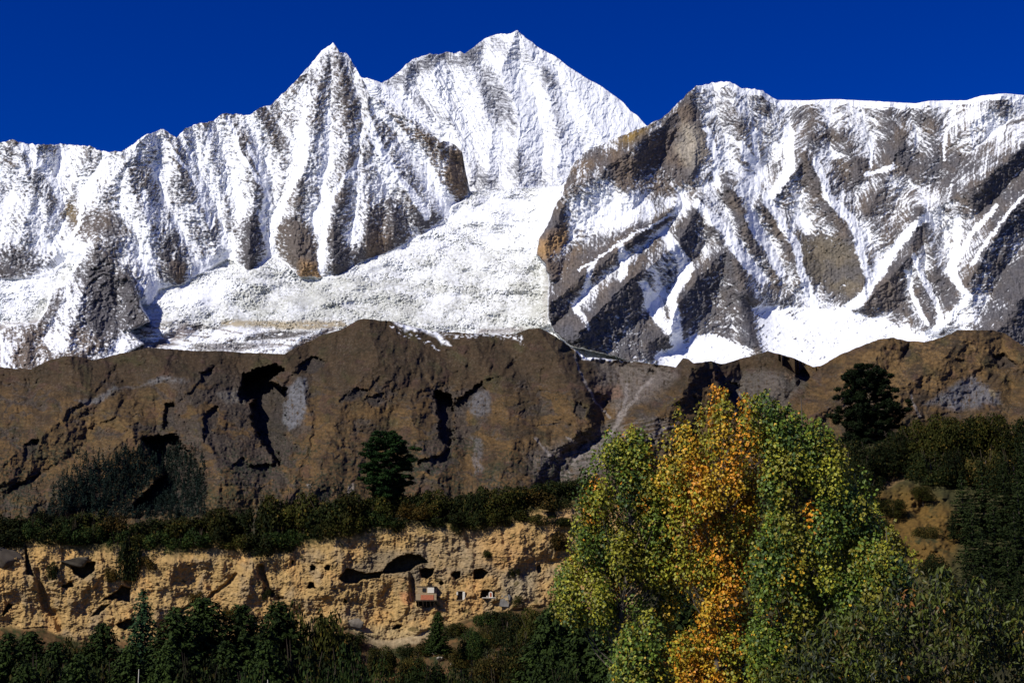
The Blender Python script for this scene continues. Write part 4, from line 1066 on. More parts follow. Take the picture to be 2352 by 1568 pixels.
# ------------------------------------------------------------------ two old pines
PINE_L = pine_meshes(3, 17.0, [(.1, 3.4), (.3, 4.8), (.45, 5.6), (.6, 5.8), (.75, 5.4), (.88, 4.6), (1.0, 2.6)], npl=130, lo=.14, c0=(.005, .015, .005), c1=(.020, .042, .008))
w = cliff_w(888, 1218) + 5.0
plant("pine_tree", [("crown", PINE_L[0]), ("trunk", PINE_L[1]), ("limbs", PINE_L[2])], at(888, 1172, w), "tall dark pine alone above the rim at the middle of the cliff", "tree", s=(1.08, 1.08, (1172 - 992) * PXM * w / 17.0))
PINE_R = pine_meshes(4, 17.0, [(.05, 5.2), (.25, 5.8), (.4, 6.6), (.58, 7.4), (.7, 5.8), (.86, 5.6), (.95, 4.4), (1.0, 3.0)], npl=140, lo=.10, c0=(.004, .009, .004), c1=(.018, .028, .007))
w = 268.0
plant("pine_tree", [("crown", PINE_R[0]), ("trunk", PINE_R[1]), ("limbs", PINE_R[2])], at(2003, 1062, w), "broad dark pine with layered plates of foliage topping the right hillside", "tree", s=(.96, .96, (1062 - 842) * PXM * w / 17.0))

# ------------------------------------------------------------------ firs and leafy trees at the foot of the cliff
FIRS = [conifer_meshes(50 + i, 20.0, 6.6 + .8 * (i % 2), 54, 1.25, power=.58, c0=(.006, .012, .004), c1=(.042, .064, .012), spray=1.0) for i in range(4)]
THIN = conifer_meshes(60, 20.0, 4.6, 50, 1.2, c0=(.008, .022, .010), c1=(.034, .062, .02), power=.66, spray=.8, ragged=.45)
FIR_ROW = [  # x, ytop, distance, width factor, mesh, label
 (20,1452,160,1.15,0,"broad dark fir in the lower left corner"),(72,1446,172,1.0,1,"dark fir with a blunt top second from the left edge"),(128,1470,158,1.1,2,"low dark fir left of the pointed fir row"),
 (236,1428,165,1.0,3,"pointed dark fir left of the slender spruce"),(330,1350,176,1.0,4,"slender pointed spruce standing out against the pale cliff"),(403,1392,165,1.12,0,"blunt-topped dark fir right of the slender spruce"),
 (470,1368,170,1.15,1,"tall dark fir with a spiky top in front of the cliff"),(556,1384,172,1.1,2,"dense dark fir right of the tall spiky fir"),(642,1378,178,1.05,3,"rounded dark fir near the right end of the fir row"),
 (300,1478,140,.9,1,"lower fir in front of the slender spruce"),(180,1500,136,1.0,0,"front fir with drooping boughs near the lower left"),(385,1480,138,.9,3,"front fir below the blunt-topped fir"),(520,1470,142,1.0,0,"front fir below the tall spiky fir"),
 (610,1465,146,1.0,2,"front fir below the rounded fir"),(60,1520,128,.9,3,"lowest fir in the lower left corner"),(1005,1404,232,.62,1,"small lone fir below the cave shrine"),
 (1292,1372,150,1.15,1,"dark fir squeezed against the left poplar"),(1258,1398,146,1.0,0,"dark fir left of the poplars"),(1345,1400,132,1.0,2,"dark fir behind the lower left branches of the poplar"),(1420,1425,120,1.0,3,"shaded fir between the two left poplar trunks"),
 (1255,1500,128,.9,2,"low shaded fir at the foot of the left poplar"),(1490,1440,112,1.1,0,"shaded fir behind the golden poplar trunk"),(1560,1350,110,1.0,1,"tall fir added behind the golden poplar to darken its gaps"),(1700,1380,112,1.1,2,"tall fir added behind the right poplar to darken its gaps")]  # last two firs are added so gaps in the poplar crowns go black
for x, yt, w, wf, mi, lb in FIR_ROW:
    if x == 1005:
        ft = at(x, 1502, w); hgt = (1502 - yt) * PXM * w
    else:
        tp = at(x, yt, w); ft = tp.copy(); ft[2] = ground_z(tp[0], tp[1]) - .3; hgt = tp[2] - ft[2]
    me_ = THIN if mi == 4 else FIRS[mi]
    k_ = hgt / 20.0 * wf * (1.0 if x != 1005 else 1.5)
    plant("fir_tree", [("crown", me_[0]), ("trunk", me_[1])], ft, lb, "tree", "firs at the foot of the cliff", rng0.uniform(0, 6.28), (k_, k_, hgt / 20.0))

LEAFY = [bush_mesh("leafy_crown", 70 + i, 7000, 34, .062, c[0], c[1], c[2]) for i, c in enumerate([DK, OL, GN, ((.02, .018, .005), (.06, .052, .011), (.12, .07, .015))])]
TR_V, TR_F = tube([[0, 0, -1.0], [.02, 0, .3], [0, .02, .7]], [.06, .045, .02], 7)
LEAFY_TRUNK = make_mesh("trunk", TR_V, TR_F, M_BARK, None, True)
BROAD = [(700,1384,188,190,1,"round olive tree at the right end of the fir row"),(755,1392,192,140,3,"brownish round tree beside the grey boulder"),(600,1400,184,120,3,"brown-tinged bushy tree between the firs"),(175,1462,168,130,1,"round bushy tree between the left firs"),
 (100,1500,140,170,0,"dark bushy tree low at the left edge"),(250,1510,146,150,0,"dark round bush below the slender spruce"),(460,1500,132,170,0,"dark round bush at the bottom below the fir row"),(690,1470,150,190,0,"big dark bush at the bottom left of the clearing"),
 (800,1480,160,170,2,"bright leafy bush at the bottom left of the grassy slope"),(850,1512,150,150,2,"leafy green bush at the bottom edge left of the clearing"),(730,1520,128,160,2,"low green bush at the bottom edge below the round olive tree"),(585,1525,124,150,2,"low green bush at the bottom edge below the firs"),
 (980,1512,190,120,2,"fresh green bush at the bottom below the lone fir"),(1050,1530,170,120,2,"leafy bush at the bottom edge below the pale rocks"),(930,1545,140,150,2,"bottom-edge bush between two green bushes"),(1150,1535,165,150,0,"dark green bush at the bottom edge left of the poplars"),
 (1085,1440,236,70,2,"small round green tree on the slope under the leaning slab"),(1165,1398,262,76,0,"dark round bush at the cliff foot right of the slab"),(1225,1392,255,90,1,"olive bush at the cliff foot near the poplars"),(1120,1424,270,60,3,"brownish bush on the slope below the slab"),
 (1195,1450,225,100,0,"dark bush midway down the slope left of the poplars"),(1130,1480,215,100,3,"russet bush midway down the slope"),(1215,1500,190,120,1,"olive bush low on the slope left of the poplars"),(1060,1470,240,60,3,"small russet bush above the pale rocks"),
 (950,1490,245,70,3,"dry brown bush left of the lone fir"),(875,1480,240,70,1,"olive bush at the left end of the grassy slope"),(1300,1520,108,120,2,"leafy green bush at the bottom under the left poplar")]
for x, yt, w, wp, mi, lb in BROAD:
    on_slope = w > 185 and x > 840
    tp = at(x, yt, w)
    r = wp * .5 * PXM * w
    if on_slope:
        hgt = wp * 1.0 * PXM * w
        ft = tp.copy(); ft[2] -= hgt
    else:
        ft = tp.copy(); ft[2] = max(ground_z(tp[0], tp[1]) - .3, tp[2] - 3.2 * r); hgt = tp[2] - ft[2]
    plant("leafy_tree", [("crown", LEAFY[mi]), ("trunk", LEAFY_TRUNK)], ft, lb, "tree", "bushy trees below the cliff", rng0.uniform(0, 6.28), (r, r, hgt / 1.12))

# low scrub scattered over the slope under the cliff
SCR = []
q_ = 0
while len(SCR) < 44 and q_ < 4000:
    q_ += 1
    x, y = rng0.uniform(800, 1340), rng0.uniform(1420, 1590)
    if y < interp_line(FOOT, x) + 14: continue
    if 860 < x < 1000 and y < 1490: continue
    if any(abs(x - a) < 34 and abs(y - b) < 16 for a, b in SCR): continue
    SCR.append((x, y))
SCR.sort(key=lambda q: q[0])
for i, (x, y) in enumerate(SCR):
    kind = ["dark green", "olive", "yellowing", "dark green", "fresh green"][rng0.randint(5)]
    hh = rng0.uniform(22, 42)
    lb = "low %s scrub %s from the left on the open slope under the cliff" % (kind, (ORD + ["last"])[min(i, 44)])
    put_bush(kind, x, y - hh, y, cliff_w(x, y) - .2, rng0.uniform(40, 84), lb, "low scrub on the slope below the cliff")

FIRS_R = [conifer_meshes(80 + i, 20.0, 5.2, 26, 1.05, power=.72, ragged=.45, c0=(.004, .009, .003), c1=(.028, .038, .009), spray=.95) for i in range(3)]
# ------------------------------------------------------------------ woods on the right hillside
RB = [  # x, ytop, width, height, mesh/kind
 (1950,1002,110,90,0),(2060,985,110,80,0),(2110,962,120,90,1),(2165,948,120,100,1),(2225,952,120,90,0),(2285,944,120,100,1),(2340,955,110,100,0),(2010,1010,120,90,0),(1985,1050,100,80,0),(2075,1005,110,56,0),(2140,1030,120,80,0),
 (2200,1025,120,90,0),(2265,1020,130,90,3),(2330,1030,120,100,0),(1930,1070,100,100,0),(1990,1100,80,70,0),(2120,1112,60,34,1),(2050,1140,70,45,1),(2020,1180,60,40,3),(1955,1120,110,120,0),
 (2130,1195,60,36,3),(2060,1230,60,40,1),(2150,1265,80,60,0),(2190,1330,140,100,0),(2260,1350,140,110,0),(2330,1380,140,120,0),(2090,1350,140,100,0),(2005,1260,100,90,0),(1940,1230,110,120,0),(1880,1150,110,120,0),(1880,1280,120,130,0),(1960,1330,130,110,0)]
for i, (x, yt, wp, hp, mi) in enumerate(RB):
    yb_ = yt + hp
    p = on_right(x, yb_)
    w = (p[1] * math.cos(PITCH) + (p[2] - CAMZ) * math.sin(PITCH))
    r = wp * .5 * PXM * w
    row = "upper" if yt < 1015 else ("middle" if yt < 1110 else "lower")
    plant("hillside_tree", [("crown", LEAFY[mi]), ("trunk", LEAFY_TRUNK)], p - np.array([0, 0, .3]), None, "tree", "bushy trees on the right hillside", rng0.uniform(0, 6.28), (r, r, hp * PXM * w / 1.1))
    C_ = ["very dark", "olive", "green", "russet"][mi]
    o = col.objects[-1] if False else None
    RB[i] = (x, row, C_)
hs_ = [o for o in col.objects if o.name.startswith("hillside_tree")]
for row in ("upper", "middle", "lower"):
    ids = sorted([i for i in range(len(RB)) if RB[i][1] == row], key=lambda i: RB[i][0])
    for k_, i in enumerate(ids):
        hs_[i]['label'] = "%s bushy tree %s from the left in the %s part of the right hillside" % (RB[i][2], ORD[k_], row)
RF = [(2215,1085,150),(2262,1052,170),(2312,1060,170),(2345,1090,170),(2238,1140,160),(2290,1145,170),(2338,1170,170),(2190,1170,70),(2262,1210,150),(2320,1240,150),(2225,1270,120),(2360,1010,170),(2280,1290,120),(2344,1310,120),(1912,1015,60),(1932,1018,56)]
rf_obs = []
for i, (x, yt, hp) in enumerate(RF):
    p = on_right(x, yt + hp)
    w = (p[1] * math.cos(PITCH) + (p[2] - CAMZ) * math.sin(PITCH)) - 2
    p = at(x, yt + hp, w)
    hgt = hp * PXM * w; k_ = hgt / 20 * 1.1
    rf_obs.append((x, yt, plant("fir_tree", [("crown", FIRS_R[i % 3][0]), ("trunk", FIRS_R[i % 3][1])], p, None, "tree", "firs on the right hillside", rng0.uniform(0, 6.28), (k_, k_, hgt / 20))))
for row, f in (("top", lambda y: y < 1075), ("middle", lambda y: 1075 <= y < 1180), ("bottom", lambda y: y >= 1180)):
    ids = sorted([q for q in rf_obs if f(q[1])], key=lambda q: q[0])
    for k_, q in enumerate(ids):
        q[2]['label'] = "dark fir %s from the left in the %s tier of firs on the right hillside" % (ORD[k_], row)
# ------------------------------------------------------------------ autumn poplars close to the camera
def poplar(name, label, x0, w, prof, pal, seed, ncl, ybase, spires=(), depth=1.5, lean=0.0, leaf=.080, per=190, bough=1.0, group="autumn poplars", aspect=.95, limb_step=1, bark=None):
    """prof: (y, left reach, right reach) in plate pixels about x0; pal: function(rng, u, yfrac, n) -> leaf colours"""
    rng = np.random.RandomState(seed)
    pr = np.array(prof, float)
    m = PXM * w
    ys = np.linspace(pr[0, 0], pr[-1, 0], 300)
    wl, wr = np.interp(ys, pr[:, 0], pr[:, 1]), np.interp(ys, pr[:, 0], pr[:, 2])
    pw = (wl + wr); pw = pw / pw.sum()
    foot = at(x0 + lean, 1568, w); foot[2] = ground_z(foot[0], foot[1]) - .2
    top = at(x0, pr[0, 0] + 8, w)
    root = foot
    # trunk
    nT = 9
    tt = np.linspace(0, 1, nT)
    TP = foot[None] * (1 - tt)[:, None] + top[None] * tt[:, None]
    TP[1:-1] += rng.normal(size=(nT - 2, 3)) * np.array([.10, .10, 0])
    H = top[2] - foot[2]
    parts = [tube(TP, np.linspace(.155, .012, nT) * (H / 13.0) ** .5, 8)]
    # boughs: upright plumes of leaves with gaps between them
    cl = []
    def add_plume(x, y, wd_, hp, rp, u, f, v):
        cl.append((at(x, y, wd_), u, f, v, hp, rp))
    n_try = 0
    while len(cl) < ncl and n_try < ncl * 6:
        n_try += 1
        y = rng.choice(ys, p=pw)
        u = rng.uniform(-1, 1)
        L, R_ = np.interp(y, pr[:, 0], pr[:, 1]), np.interp(y, pr[:, 0], pr[:, 2])
        half = (L + R_) * .5 * m
        rp = min(rng.uniform(.22, .46) * bough, half * .8)
        hp = rp * rng.uniform(2.0, 3.4)
        x = x0 + (R_ - L) * .5 + u * max(0, (L + R_) * .5 - rp / m * .5)
        dd = math.sqrt(max(0, 1 - u * u)) * min(depth, half)
        v = rng.uniform(-1, .8)
        # foot of the plume below, so its tip stays inside the outline
        yc = min(y + hp * .30 / m, pr[-1, 0])
        add_plume(x, yc, w + v * dd, hp, rp, u, (y - pr[0, 0]) / (pr[-1, 0] - pr[0, 0]), v)
    for sx, sy, sl, sw in spires:
        rp = sw * 1.25 * m; hp = sl * 1.9 * m
        add_plume(sx, sy + hp * .5 / m, w + rng.uniform(-.4, .2), hp, rp, np.clip((sx - x0) / 120, -1, 1), np.clip((sy - pr[0, 0]) / (pr[-1, 0] - pr[0, 0]), 0, 1), -.5)
    Ps, Ns, Cs, Ss = [], [], [], []
    for (c, u, f, v, hp, rp) in cl:
        n = int(per * (rp / .34) ** 1.6 * (hp / .9) ** .8 * rng.uniform(.8, 1.2)) + 20
        t = rng.beta(1.5, 1.35, n)
        prof_r = rp * np.sin(np.pi * np.clip(t, .02, .98) ** .75) ** .8
        a = rng.uniform(0, 6.2832, n)
        rr_ = prof_r * rng.uniform(.15, 1.12, n) ** .55
        q = np.stack([np.cos(a) * rr_, np.sin(a) * rr_, (t - .5) * hp], 1) + rng.normal(size=(n, 3)) * .045
        Ps.append(c + q)
        Ns.append(np.stack([np.cos(a), np.sin(a), t * .9 - .1], 1) * .8 + rng.normal(size=(n, 3)) * .55 + np.array([-.12, -.22, .15]))
        Cs.append(pal(rng, u, f, n))
        Ss.append(leaf * rng.uniform(.6, 1.3, n))
    P = np.concatenate(Ps)
    V, F = leaf_cloud(P, np.concatenate(Ns), np.concatenate(Ss), aspect, rng, .35, rng.normal(size=P.shape) * .5 + np.array([0, 0, -.9]))
    # limbs: from the trunk up and out to clusters
    def trunk_at(z):
        t = np.clip((z - foot[2]) / H, 0, 1)
        return np.array([np.interp(t, tt, TP[:, j]) for j in range(3)])
    for i in range(0, len(cl), limb_step):
        c = cl[i][0]
        d = math.hypot(c[0] - trunk_at(c[2])[0], c[1] - trunk_at(c[2])[1])
        if d > 1.15: continue
        z0 = c[2] - d * rng.uniform(1.0, 1.7) - .2
        a = trunk_at(z0)
        mid = (a + c) * .5 + np.array([(c[0] - a[0]) * .12, 0, -.10])
        r0 = min(.045, .012 + .012 * d)
        parts.append(tube([a, mid, c], [r0, r0 * .6, .005], 5))
    TV, TF = join(parts)
    e = empty(name, root, label, "tree", group)
    obj("crown", make_mesh("crown", V - root, F, M_LEAF, rep4(np.concatenate(Cs))), e)
    obj("trunk", make_mesh("trunk", TV - root, TF, bark or M_BARKP, None, True), e)
    return e

def mixpal(cols, probs):
    cols = np.array(cols); 
    def f(rng, u, fr, n):
        base = rng.choice(len(cols), p=probs)
        k = np.where(rng.rand(n) < .6, base, rng.choice(len(cols), n, p=probs))
        return cols[k] * rng.uniform(.65, 1.3, (n, 1))
    return f
GRN, YGR, YEL, ORA, DGR, OLV = (.105, .155, .018), (.27, .26, .022), (.50, .31, .022), (.58, .24, .016), (.045, .078, .014), (.185, .165, .016)
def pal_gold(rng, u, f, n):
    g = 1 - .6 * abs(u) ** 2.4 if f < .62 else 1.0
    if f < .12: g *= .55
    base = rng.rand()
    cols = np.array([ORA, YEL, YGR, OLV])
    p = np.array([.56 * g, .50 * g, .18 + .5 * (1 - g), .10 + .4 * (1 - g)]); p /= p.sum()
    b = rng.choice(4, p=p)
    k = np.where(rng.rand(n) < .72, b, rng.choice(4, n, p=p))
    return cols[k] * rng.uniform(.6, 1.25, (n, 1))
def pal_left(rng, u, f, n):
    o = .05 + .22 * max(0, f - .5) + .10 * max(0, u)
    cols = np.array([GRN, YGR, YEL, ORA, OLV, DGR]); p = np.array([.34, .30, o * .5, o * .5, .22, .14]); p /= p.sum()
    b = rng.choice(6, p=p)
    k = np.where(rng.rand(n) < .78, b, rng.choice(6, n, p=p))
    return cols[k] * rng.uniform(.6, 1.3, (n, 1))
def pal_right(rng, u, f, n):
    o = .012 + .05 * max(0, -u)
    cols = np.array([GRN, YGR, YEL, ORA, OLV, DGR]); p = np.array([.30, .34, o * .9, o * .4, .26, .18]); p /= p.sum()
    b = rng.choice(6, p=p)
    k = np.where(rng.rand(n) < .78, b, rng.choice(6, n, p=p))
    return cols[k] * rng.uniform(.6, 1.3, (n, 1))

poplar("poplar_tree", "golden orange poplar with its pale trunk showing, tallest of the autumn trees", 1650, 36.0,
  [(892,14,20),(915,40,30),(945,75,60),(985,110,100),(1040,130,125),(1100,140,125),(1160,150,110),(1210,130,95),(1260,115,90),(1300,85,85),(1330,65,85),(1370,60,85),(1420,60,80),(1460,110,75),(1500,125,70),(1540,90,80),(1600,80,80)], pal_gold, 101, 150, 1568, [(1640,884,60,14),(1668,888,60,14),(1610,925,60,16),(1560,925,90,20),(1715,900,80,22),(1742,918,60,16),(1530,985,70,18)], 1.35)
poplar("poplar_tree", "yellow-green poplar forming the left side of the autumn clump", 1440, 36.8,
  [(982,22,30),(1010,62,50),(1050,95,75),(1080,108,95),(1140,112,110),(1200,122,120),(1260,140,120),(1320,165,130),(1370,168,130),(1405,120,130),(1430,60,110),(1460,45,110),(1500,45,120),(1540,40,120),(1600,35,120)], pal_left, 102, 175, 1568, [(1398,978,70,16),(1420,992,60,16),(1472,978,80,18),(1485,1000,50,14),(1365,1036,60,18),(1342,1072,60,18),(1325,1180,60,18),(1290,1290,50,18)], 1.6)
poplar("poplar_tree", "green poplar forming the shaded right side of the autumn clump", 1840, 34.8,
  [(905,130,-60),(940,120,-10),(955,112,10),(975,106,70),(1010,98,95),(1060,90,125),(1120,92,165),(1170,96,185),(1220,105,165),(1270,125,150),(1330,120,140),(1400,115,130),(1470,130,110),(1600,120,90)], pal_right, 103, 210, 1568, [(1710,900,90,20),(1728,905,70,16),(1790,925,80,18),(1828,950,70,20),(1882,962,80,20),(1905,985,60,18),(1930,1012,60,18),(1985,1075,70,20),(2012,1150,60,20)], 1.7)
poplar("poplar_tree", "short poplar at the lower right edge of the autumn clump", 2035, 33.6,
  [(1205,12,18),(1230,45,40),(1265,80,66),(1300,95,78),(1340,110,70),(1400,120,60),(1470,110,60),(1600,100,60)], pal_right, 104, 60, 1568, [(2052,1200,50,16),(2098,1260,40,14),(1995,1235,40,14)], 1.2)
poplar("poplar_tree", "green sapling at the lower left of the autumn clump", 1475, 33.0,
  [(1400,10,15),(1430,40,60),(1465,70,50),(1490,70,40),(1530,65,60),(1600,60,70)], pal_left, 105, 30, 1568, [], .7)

# the drooping long-leaved tree in the lower right corner
LLG = (.075, .092, .011); LLB = (.095, .078, .011); LLD = (.014, .020, .005); LLR = (.24, .10, .022)
poplar("walnut_tree", "dusky long-leaved tree filling the lower right corner", 2150, 29.0,
  [(1318,40,60),(1345,140,120),(1375,190,180),(1410,250,215),(1450,300,240),(1500,360,260),(1560,420,270),(1640,430,280)], mixpal([LLG, LLB, LLD, LLR], [.50, .15, .33, .02]), 106, 260, 1568, [(2140,1312,50,16),(2235,1335,60,20),(2330,1375,50,18),(2060,1360,50,18),(1985,1400,50,20)], 1.8, leaf=.14, per=62, group=None, aspect=.40, bough=.85, limb_step=4, bark=M_BARK)
# ------------------------------------------------------------------ forest on the hill, rocks, shrine buildings
def mass_forest(name, label, pts, n, seed, hmin, hmax):
    rng = np.random.RandomState(seed)
    p = np.array(pts, float)
    Vs, Fs, Cs, o = [], [], [], 0
    k = 0
    while k < n:
        x = rng.uniform(p[:, 0].min(), p[:, 0].max()); y = rng.uniform(p[:, 1].min(), p[:, 1].max())
        d, _ = seg_dist(np.array([x]), np.array([y]), pts, True)
        ins = inside(np.array([x]), np.array([y]), pts)[0]
        if not ins and rng.rand() > math.exp(-d[0] / 14): continue
        k += 1
        b = on_hill(x, y)
        h = rng.uniform(hmin, hmax); r = h * rng.uniform(.18, .3)
        m = 46
        t = rng.rand(m) ** 1.3
        a = rng.uniform(0, 6.28, m)
        rr_ = r * (1 - t) ** .8 * rng.uniform(.5, 1.05, m)
        P = b + np.stack([np.cos(a) * rr_, np.sin(a) * rr_, t * h], 1)
        N = np.stack([np.cos(a), np.sin(a), np.full(m, .7)], 1) + rng.normal(size=(m, 3)) * .4
        V, F = leaf_cloud(P, N, r * rng.uniform(.5, .9, m), .6, rng, .1)
        c = np.array([.006, .011, .008]) * rng.uniform(.6, 1.8) * rng.uniform(.7, 1.3, (m, 1))
        Vs.append(V); Fs.append(F + o); Cs.append(rep4(c)); o += len(V)
    me_ = make_mesh(name, np.concatenate(Vs), np.concatenate(Fs), M_NEEDLE, np.concatenate(Cs))
    return tag(obj(name, me_), label, "forest", kind="stuff")
mass_forest("forest", "dark conifer forest filling the hollow carved for shade on the left brown hill", [(110,1180),(160,1108),(235,1068),(320,1045),(400,1030),(440,1060),(470,1100),(474,1130),(452,1190),(110,1190)], 1500, 5, 8, 15)
mass_forest("forest", "thin belt of dark trees along the foot of the brown hills", [(0,1130),(80,1100),(100,1180),(500,1180),(560,1120),(640,1130),(720,1110),(860,1130),(860,1190),(0,1190)], 330, 6, 4, 9)

def rock_mesh(name, seed, sc, c, flat=.3, cuts=13):
    import bmesh
    rng = np.random.RandomState(seed)
    bm = bmesh.new()
    bmesh.ops.create_icosphere(bm, subdivisions=4, radius=1.0)
    V = np.array([v.co[:] for v in bm.verts])
    for i in range(cuts):
        n = unit(rng.normal(size=3)); d = rng.uniform(.42, .80)
        e = np.maximum(0, V @ n - d)
        V = V - e[:, None] * n * .92
    V += V * (fbm(V[:, 0] * 2 + V[:, 2] * 1.7 + seed, V[:, 1] * 2 + V[:, 2], 4, seed % 40) * .16)[:, None]
    V = V * np.array(sc)
    F = np.array([[v.index for v in f.verts] for f in bm.faces])
    bm.free()
    return make_mesh(name, V, F, plain_mat(name + "_stone", c, .95, 2.2 / max(sc), .32, .05), None, True)

def rock(name, x, y, w, wp, hp, seed, c, label, group=None, depth=1.0, rot=0.0):
    m = PXM * w
    o = obj(name, rock_mesh(name, seed, (wp * .5 * m, wp * .5 * m * depth, hp * .5 * m), c))
    o.location = at(x, y, w); o.rotation_euler = (0, rot, 0)
    return tag(o, label, "rock", group)
rock("boulder", 16, 1282, cliff_w(30, 1312) + .6, 96, 62, 309, (.085, .068, .05), "big grey boulder stuck in the cliff at the far left", None, .35, .16)
rock("boulder", 818, 1430, cliff_w(818, 1446), 36, 36, 302, (.16, .135, .10), "rounded grey boulder at the cliff foot beside the trees", None, .7)
rock("rock_ledge", 178, 1289, cliff_w(140, 1290) + .6, 92, 26, 306, (.075, .062, .042), "flat mossy rock roofing the left overhang", None, .5, -.03)
for i, (x, y, wp, hp, lb) in enumerate([(1012,1512,26,12,"longest pale rock under the lone fir"),(1034,1507,14,9,"small pale rock above the longest one"),(1052,1518,20,13,"pale rock lowest in the group"),(1066,1508,13,8,"pale rock at the right end of the group"),(1040,1524,11,8,"little pale rock beside the lowest one"),(998,1500,12,7,"pale rock at the left end of the group"),
   (1242,1490,14,26,"tall pale stone standing among the bushes by the poplars")]):
    rock("rock", x, y, cliff_w(x, y + 4) - .2 if i < 6 else 186, wp, hp, 320 + i, (.34, .30, .24), lb, "pale rocks on the slope" if i < 6 else None, .8)

def bx(cx, cy, cz, sx, sy, sz, bev=.02):
    """a bevelled box as arrays"""
    import bmesh
    bm = bmesh.new()
    bmesh.ops.create_cube(bm, size=1.0)
    for v in bm.verts: v.co = Vector((cx + v.co.x * sx, cy + v.co.y * sy, cz + v.co.z * sz))
    if bev > 0: bmesh.ops.bevel(bm, geom=list(bm.edges), offset=bev, segments=2, affect='EDGES')
    V = np.array([v.co[:] for v in bm.verts]); T = []
    bmesh.ops.triangulate(bm, faces=list(bm.faces))
    F = np.array([[v.index for v in f.verts] for f in bm.faces])
    bm.free()
    return V, F

M_PLASTER = plain_mat("tan_plaster", (.36, .26, .14), .95, 5, .25, .01)
M_REDP = plain_mat("red_plaster", (.46, .15, .07), .95, 5, .3, .01)
M_WHITE = plain_mat("whitewash", (.72, .66, .52), .9, 5, .12, .01)
M_WOOD = plain_mat("dark_wood", (.06, .045, .03), .9, 9, .4)
M_PANE = plain_mat("dark_glass", (.02, .02, .02), .3, 4, .2)
# hut clinging to the cliff under the cave : local x right, -y to the viewer, z up, metres; one plate pixel is about 0.09 m here
w = min(cliff_w(940, 1380), cliff_w(1012, 1372), cliff_w(979, 1399)) - .2; px = PXM * w
hut_o = at(979, 1378, w)
hut = empty("cave_hut", hut_o, "small plastered hut on stilts clinging to the cliff below the big cave", "hut")
def part(name, boxes, mat, parent, label=None):
    V, F = join([bx(*b) for b in boxes])
    o = obj(name, make_mesh(name, V, F, mat), parent)
    if label: o['label'] = label
    return o
part("lower_wall", [(0, .6, .72, 4.4, 2.6, 1.45)], M_PLASTER, hut)
part("painted_band", [(.25, -.74, .62, 2.7, .10, 1.05)], M_REDP, hut, "orange-red painted front panel")
part("upper_wall", [(-.62, .7, 2.13, 2.4, 2.2, 1.35), (1.72, .9, 2.0, .8, 1.6, 1.1)], M_PLASTER, hut)
part("white_panel", [(.96, -.38, 2.12, 1.42, .12, 1.15)], M_WHITE, hut, "bright whitewashed panel beside the window")
wf = part("window", [(-.42, -.44, 2.55, .75, .10, .10), (-.42, -.44, 1.78, .75, .10, .10), (-.78, -.44, 2.16, .10, .10, .66), (-.06, -.44, 2.16, .10, .10, .66)], M_WOOD, hut)
part("pane", [(-.42, -.415, 2.16, .62, .03, .66, 0)], M_PANE, wf)
part("roof", [(.0, .75, 2.88, 4.2, 2.5, .13)], M_WOOD, hut)
bal = part("balcony", [(0, -.55, -.08, 5.0, 1.5, .14), (0, -1.25, .02, 5.0, .08, .10)], M_WOOD, hut)
for i, dx in enumerate((-1.6, -.7, .1, .9, 1.7)):
    V, F = tube([[dx + .12 * (i % 2), -.3, -1.25], [dx, -1.1, -.1]], [.05, .05], 6)
    obj("stilt", make_mesh("stilt", V, F, M_PLASTER), hut)
# whitewashed door surround
w = min(cliff_w(1046, 1370), cliff_w(1068, 1370)) - .1
dm = at(1057, 1377, w)
dr = empty("whitewashed_doorway", dm, "narrow dark cave doorway edged with white plaster right of the hut", "doorway")
part("jamb", [(.78, .0, .85, .55, .5, 1.75, .06)], M_WHITE, dr)
part("jamb", [(-.62, .0, 1.35, .34, .5, .7, .06)], M_WHITE, dr)
part("lintel", [(.0, .05, 1.85, 1.5, .5, .24, .05)], M_PLASTER, dr)
part("door_leaf", [(0, .55, .8, 1.0, .06, 1.6, .01)], M_WOOD, dr)
part("sill", [(0, -.1, -.06, 1.9, .6, .14, .04)], M_PLASTER, dr)
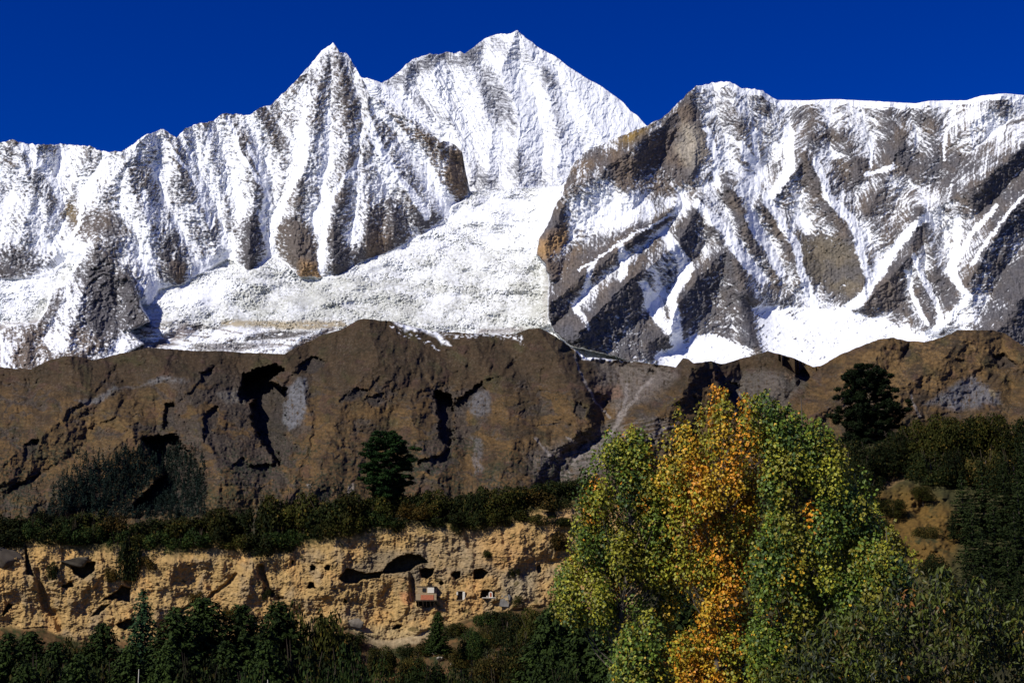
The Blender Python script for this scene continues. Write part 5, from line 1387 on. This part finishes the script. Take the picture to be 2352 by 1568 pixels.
# little white shrine in its niche
w = cliff_w(1127, 1376) + .2
sm = at(1127, 1371, w)
sh = empty("niche_shrine", sm, "tiny white arched shrine standing in a cave niche", "shrine")
ang = np.linspace(0, np.pi, 9)
out = [(-.42, 0), (.42, 0), (.42, .78)] + [(.42 * math.cos(a), .78 + .42 * math.sin(a)) for a in ang[1:-1]] + [(-.42, .78)]
def prism(o2, y0, y1):
    n = len(o2); V = np.array([(x_, y0, z_) for x_, z_ in o2] + [(x_, y1, z_) for x_, z_ in o2] + [(0, y0, .6), (0, y1, .6)])
    F = []
    for i in range(n):
        j = (i + 1) % n
        F += [(i, j, n + j), (i, n + j, n + i), (j, i, 2 * n), (n + i, n + j, 2 * n + 1)]
    return V, np.array(F)
V, F = prism(out, -.3, .3); obj("shrine_body", make_mesh("shrine_body", V, F, M_WHITE), sh)
V, F = prism([(x_ * .5, .12 + z_ * .75) for x_, z_ in out], -.34, -.29); obj("arched_opening", make_mesh("arched_opening", V, F, M_REDP), sh)
part("plinth", [(-.35, -.1, -.09, 3.0, .9, .16, .04)], M_WHITE, sh)
part("offering_pot", [(-.75, -.1, .18, .24, .24, .36, .08)], M_WHITE, sh)
# leaning grey slab right of the shrine
V, F = prism([(-1.15, 0), (1.05, 0), (1.3, 2.2), (.9, 2.6), (-.6, 2.55), (-1.0, 2.1)], -.5, .6)
sl = obj("stone_slab", make_mesh("stone_slab", V, F, plain_mat("slab_stone", (.13, .12, .105), .95, 1.4, .3, .03)))
w = cliff_w(1160, 1394)
sl.location = at(1160, 1393, w - .4); sl.rotation_euler = (rad(-8), rad(3), rad(-28)); tag(sl, "smooth grey slab leaning on the cliff right of the shrine niche", "rock")
# red-brown stain block left of the hut
rock("outcrop", 936, 1374, cliff_w(922, 1376) + .4, 26, 36, 340, (.36, .19, .10), "small rust-red outcrop left of the hut", None, .5)
# thin pale poles rising among the trees at the bottom
for x, yt, lb in ((319, 1536, "thin pale pole among the firs at the bottom left"), (615, 1560, "short pale pole at the bottom edge under the firs")):
    tp = at(x, yt, 122.0); b = tp.copy(); b[2] = ground_z(tp[0], tp[1]) - .3
    V, F = tube([[0, 0, 0], [0, 0, tp[2] - b[2]]], [.04, .03], 8)
    o = obj("pole", make_mesh("pole", V, F, M_WHITE, None, True)); o.location = b
    tag(o, lb, "pole", "pale poles among the trees")
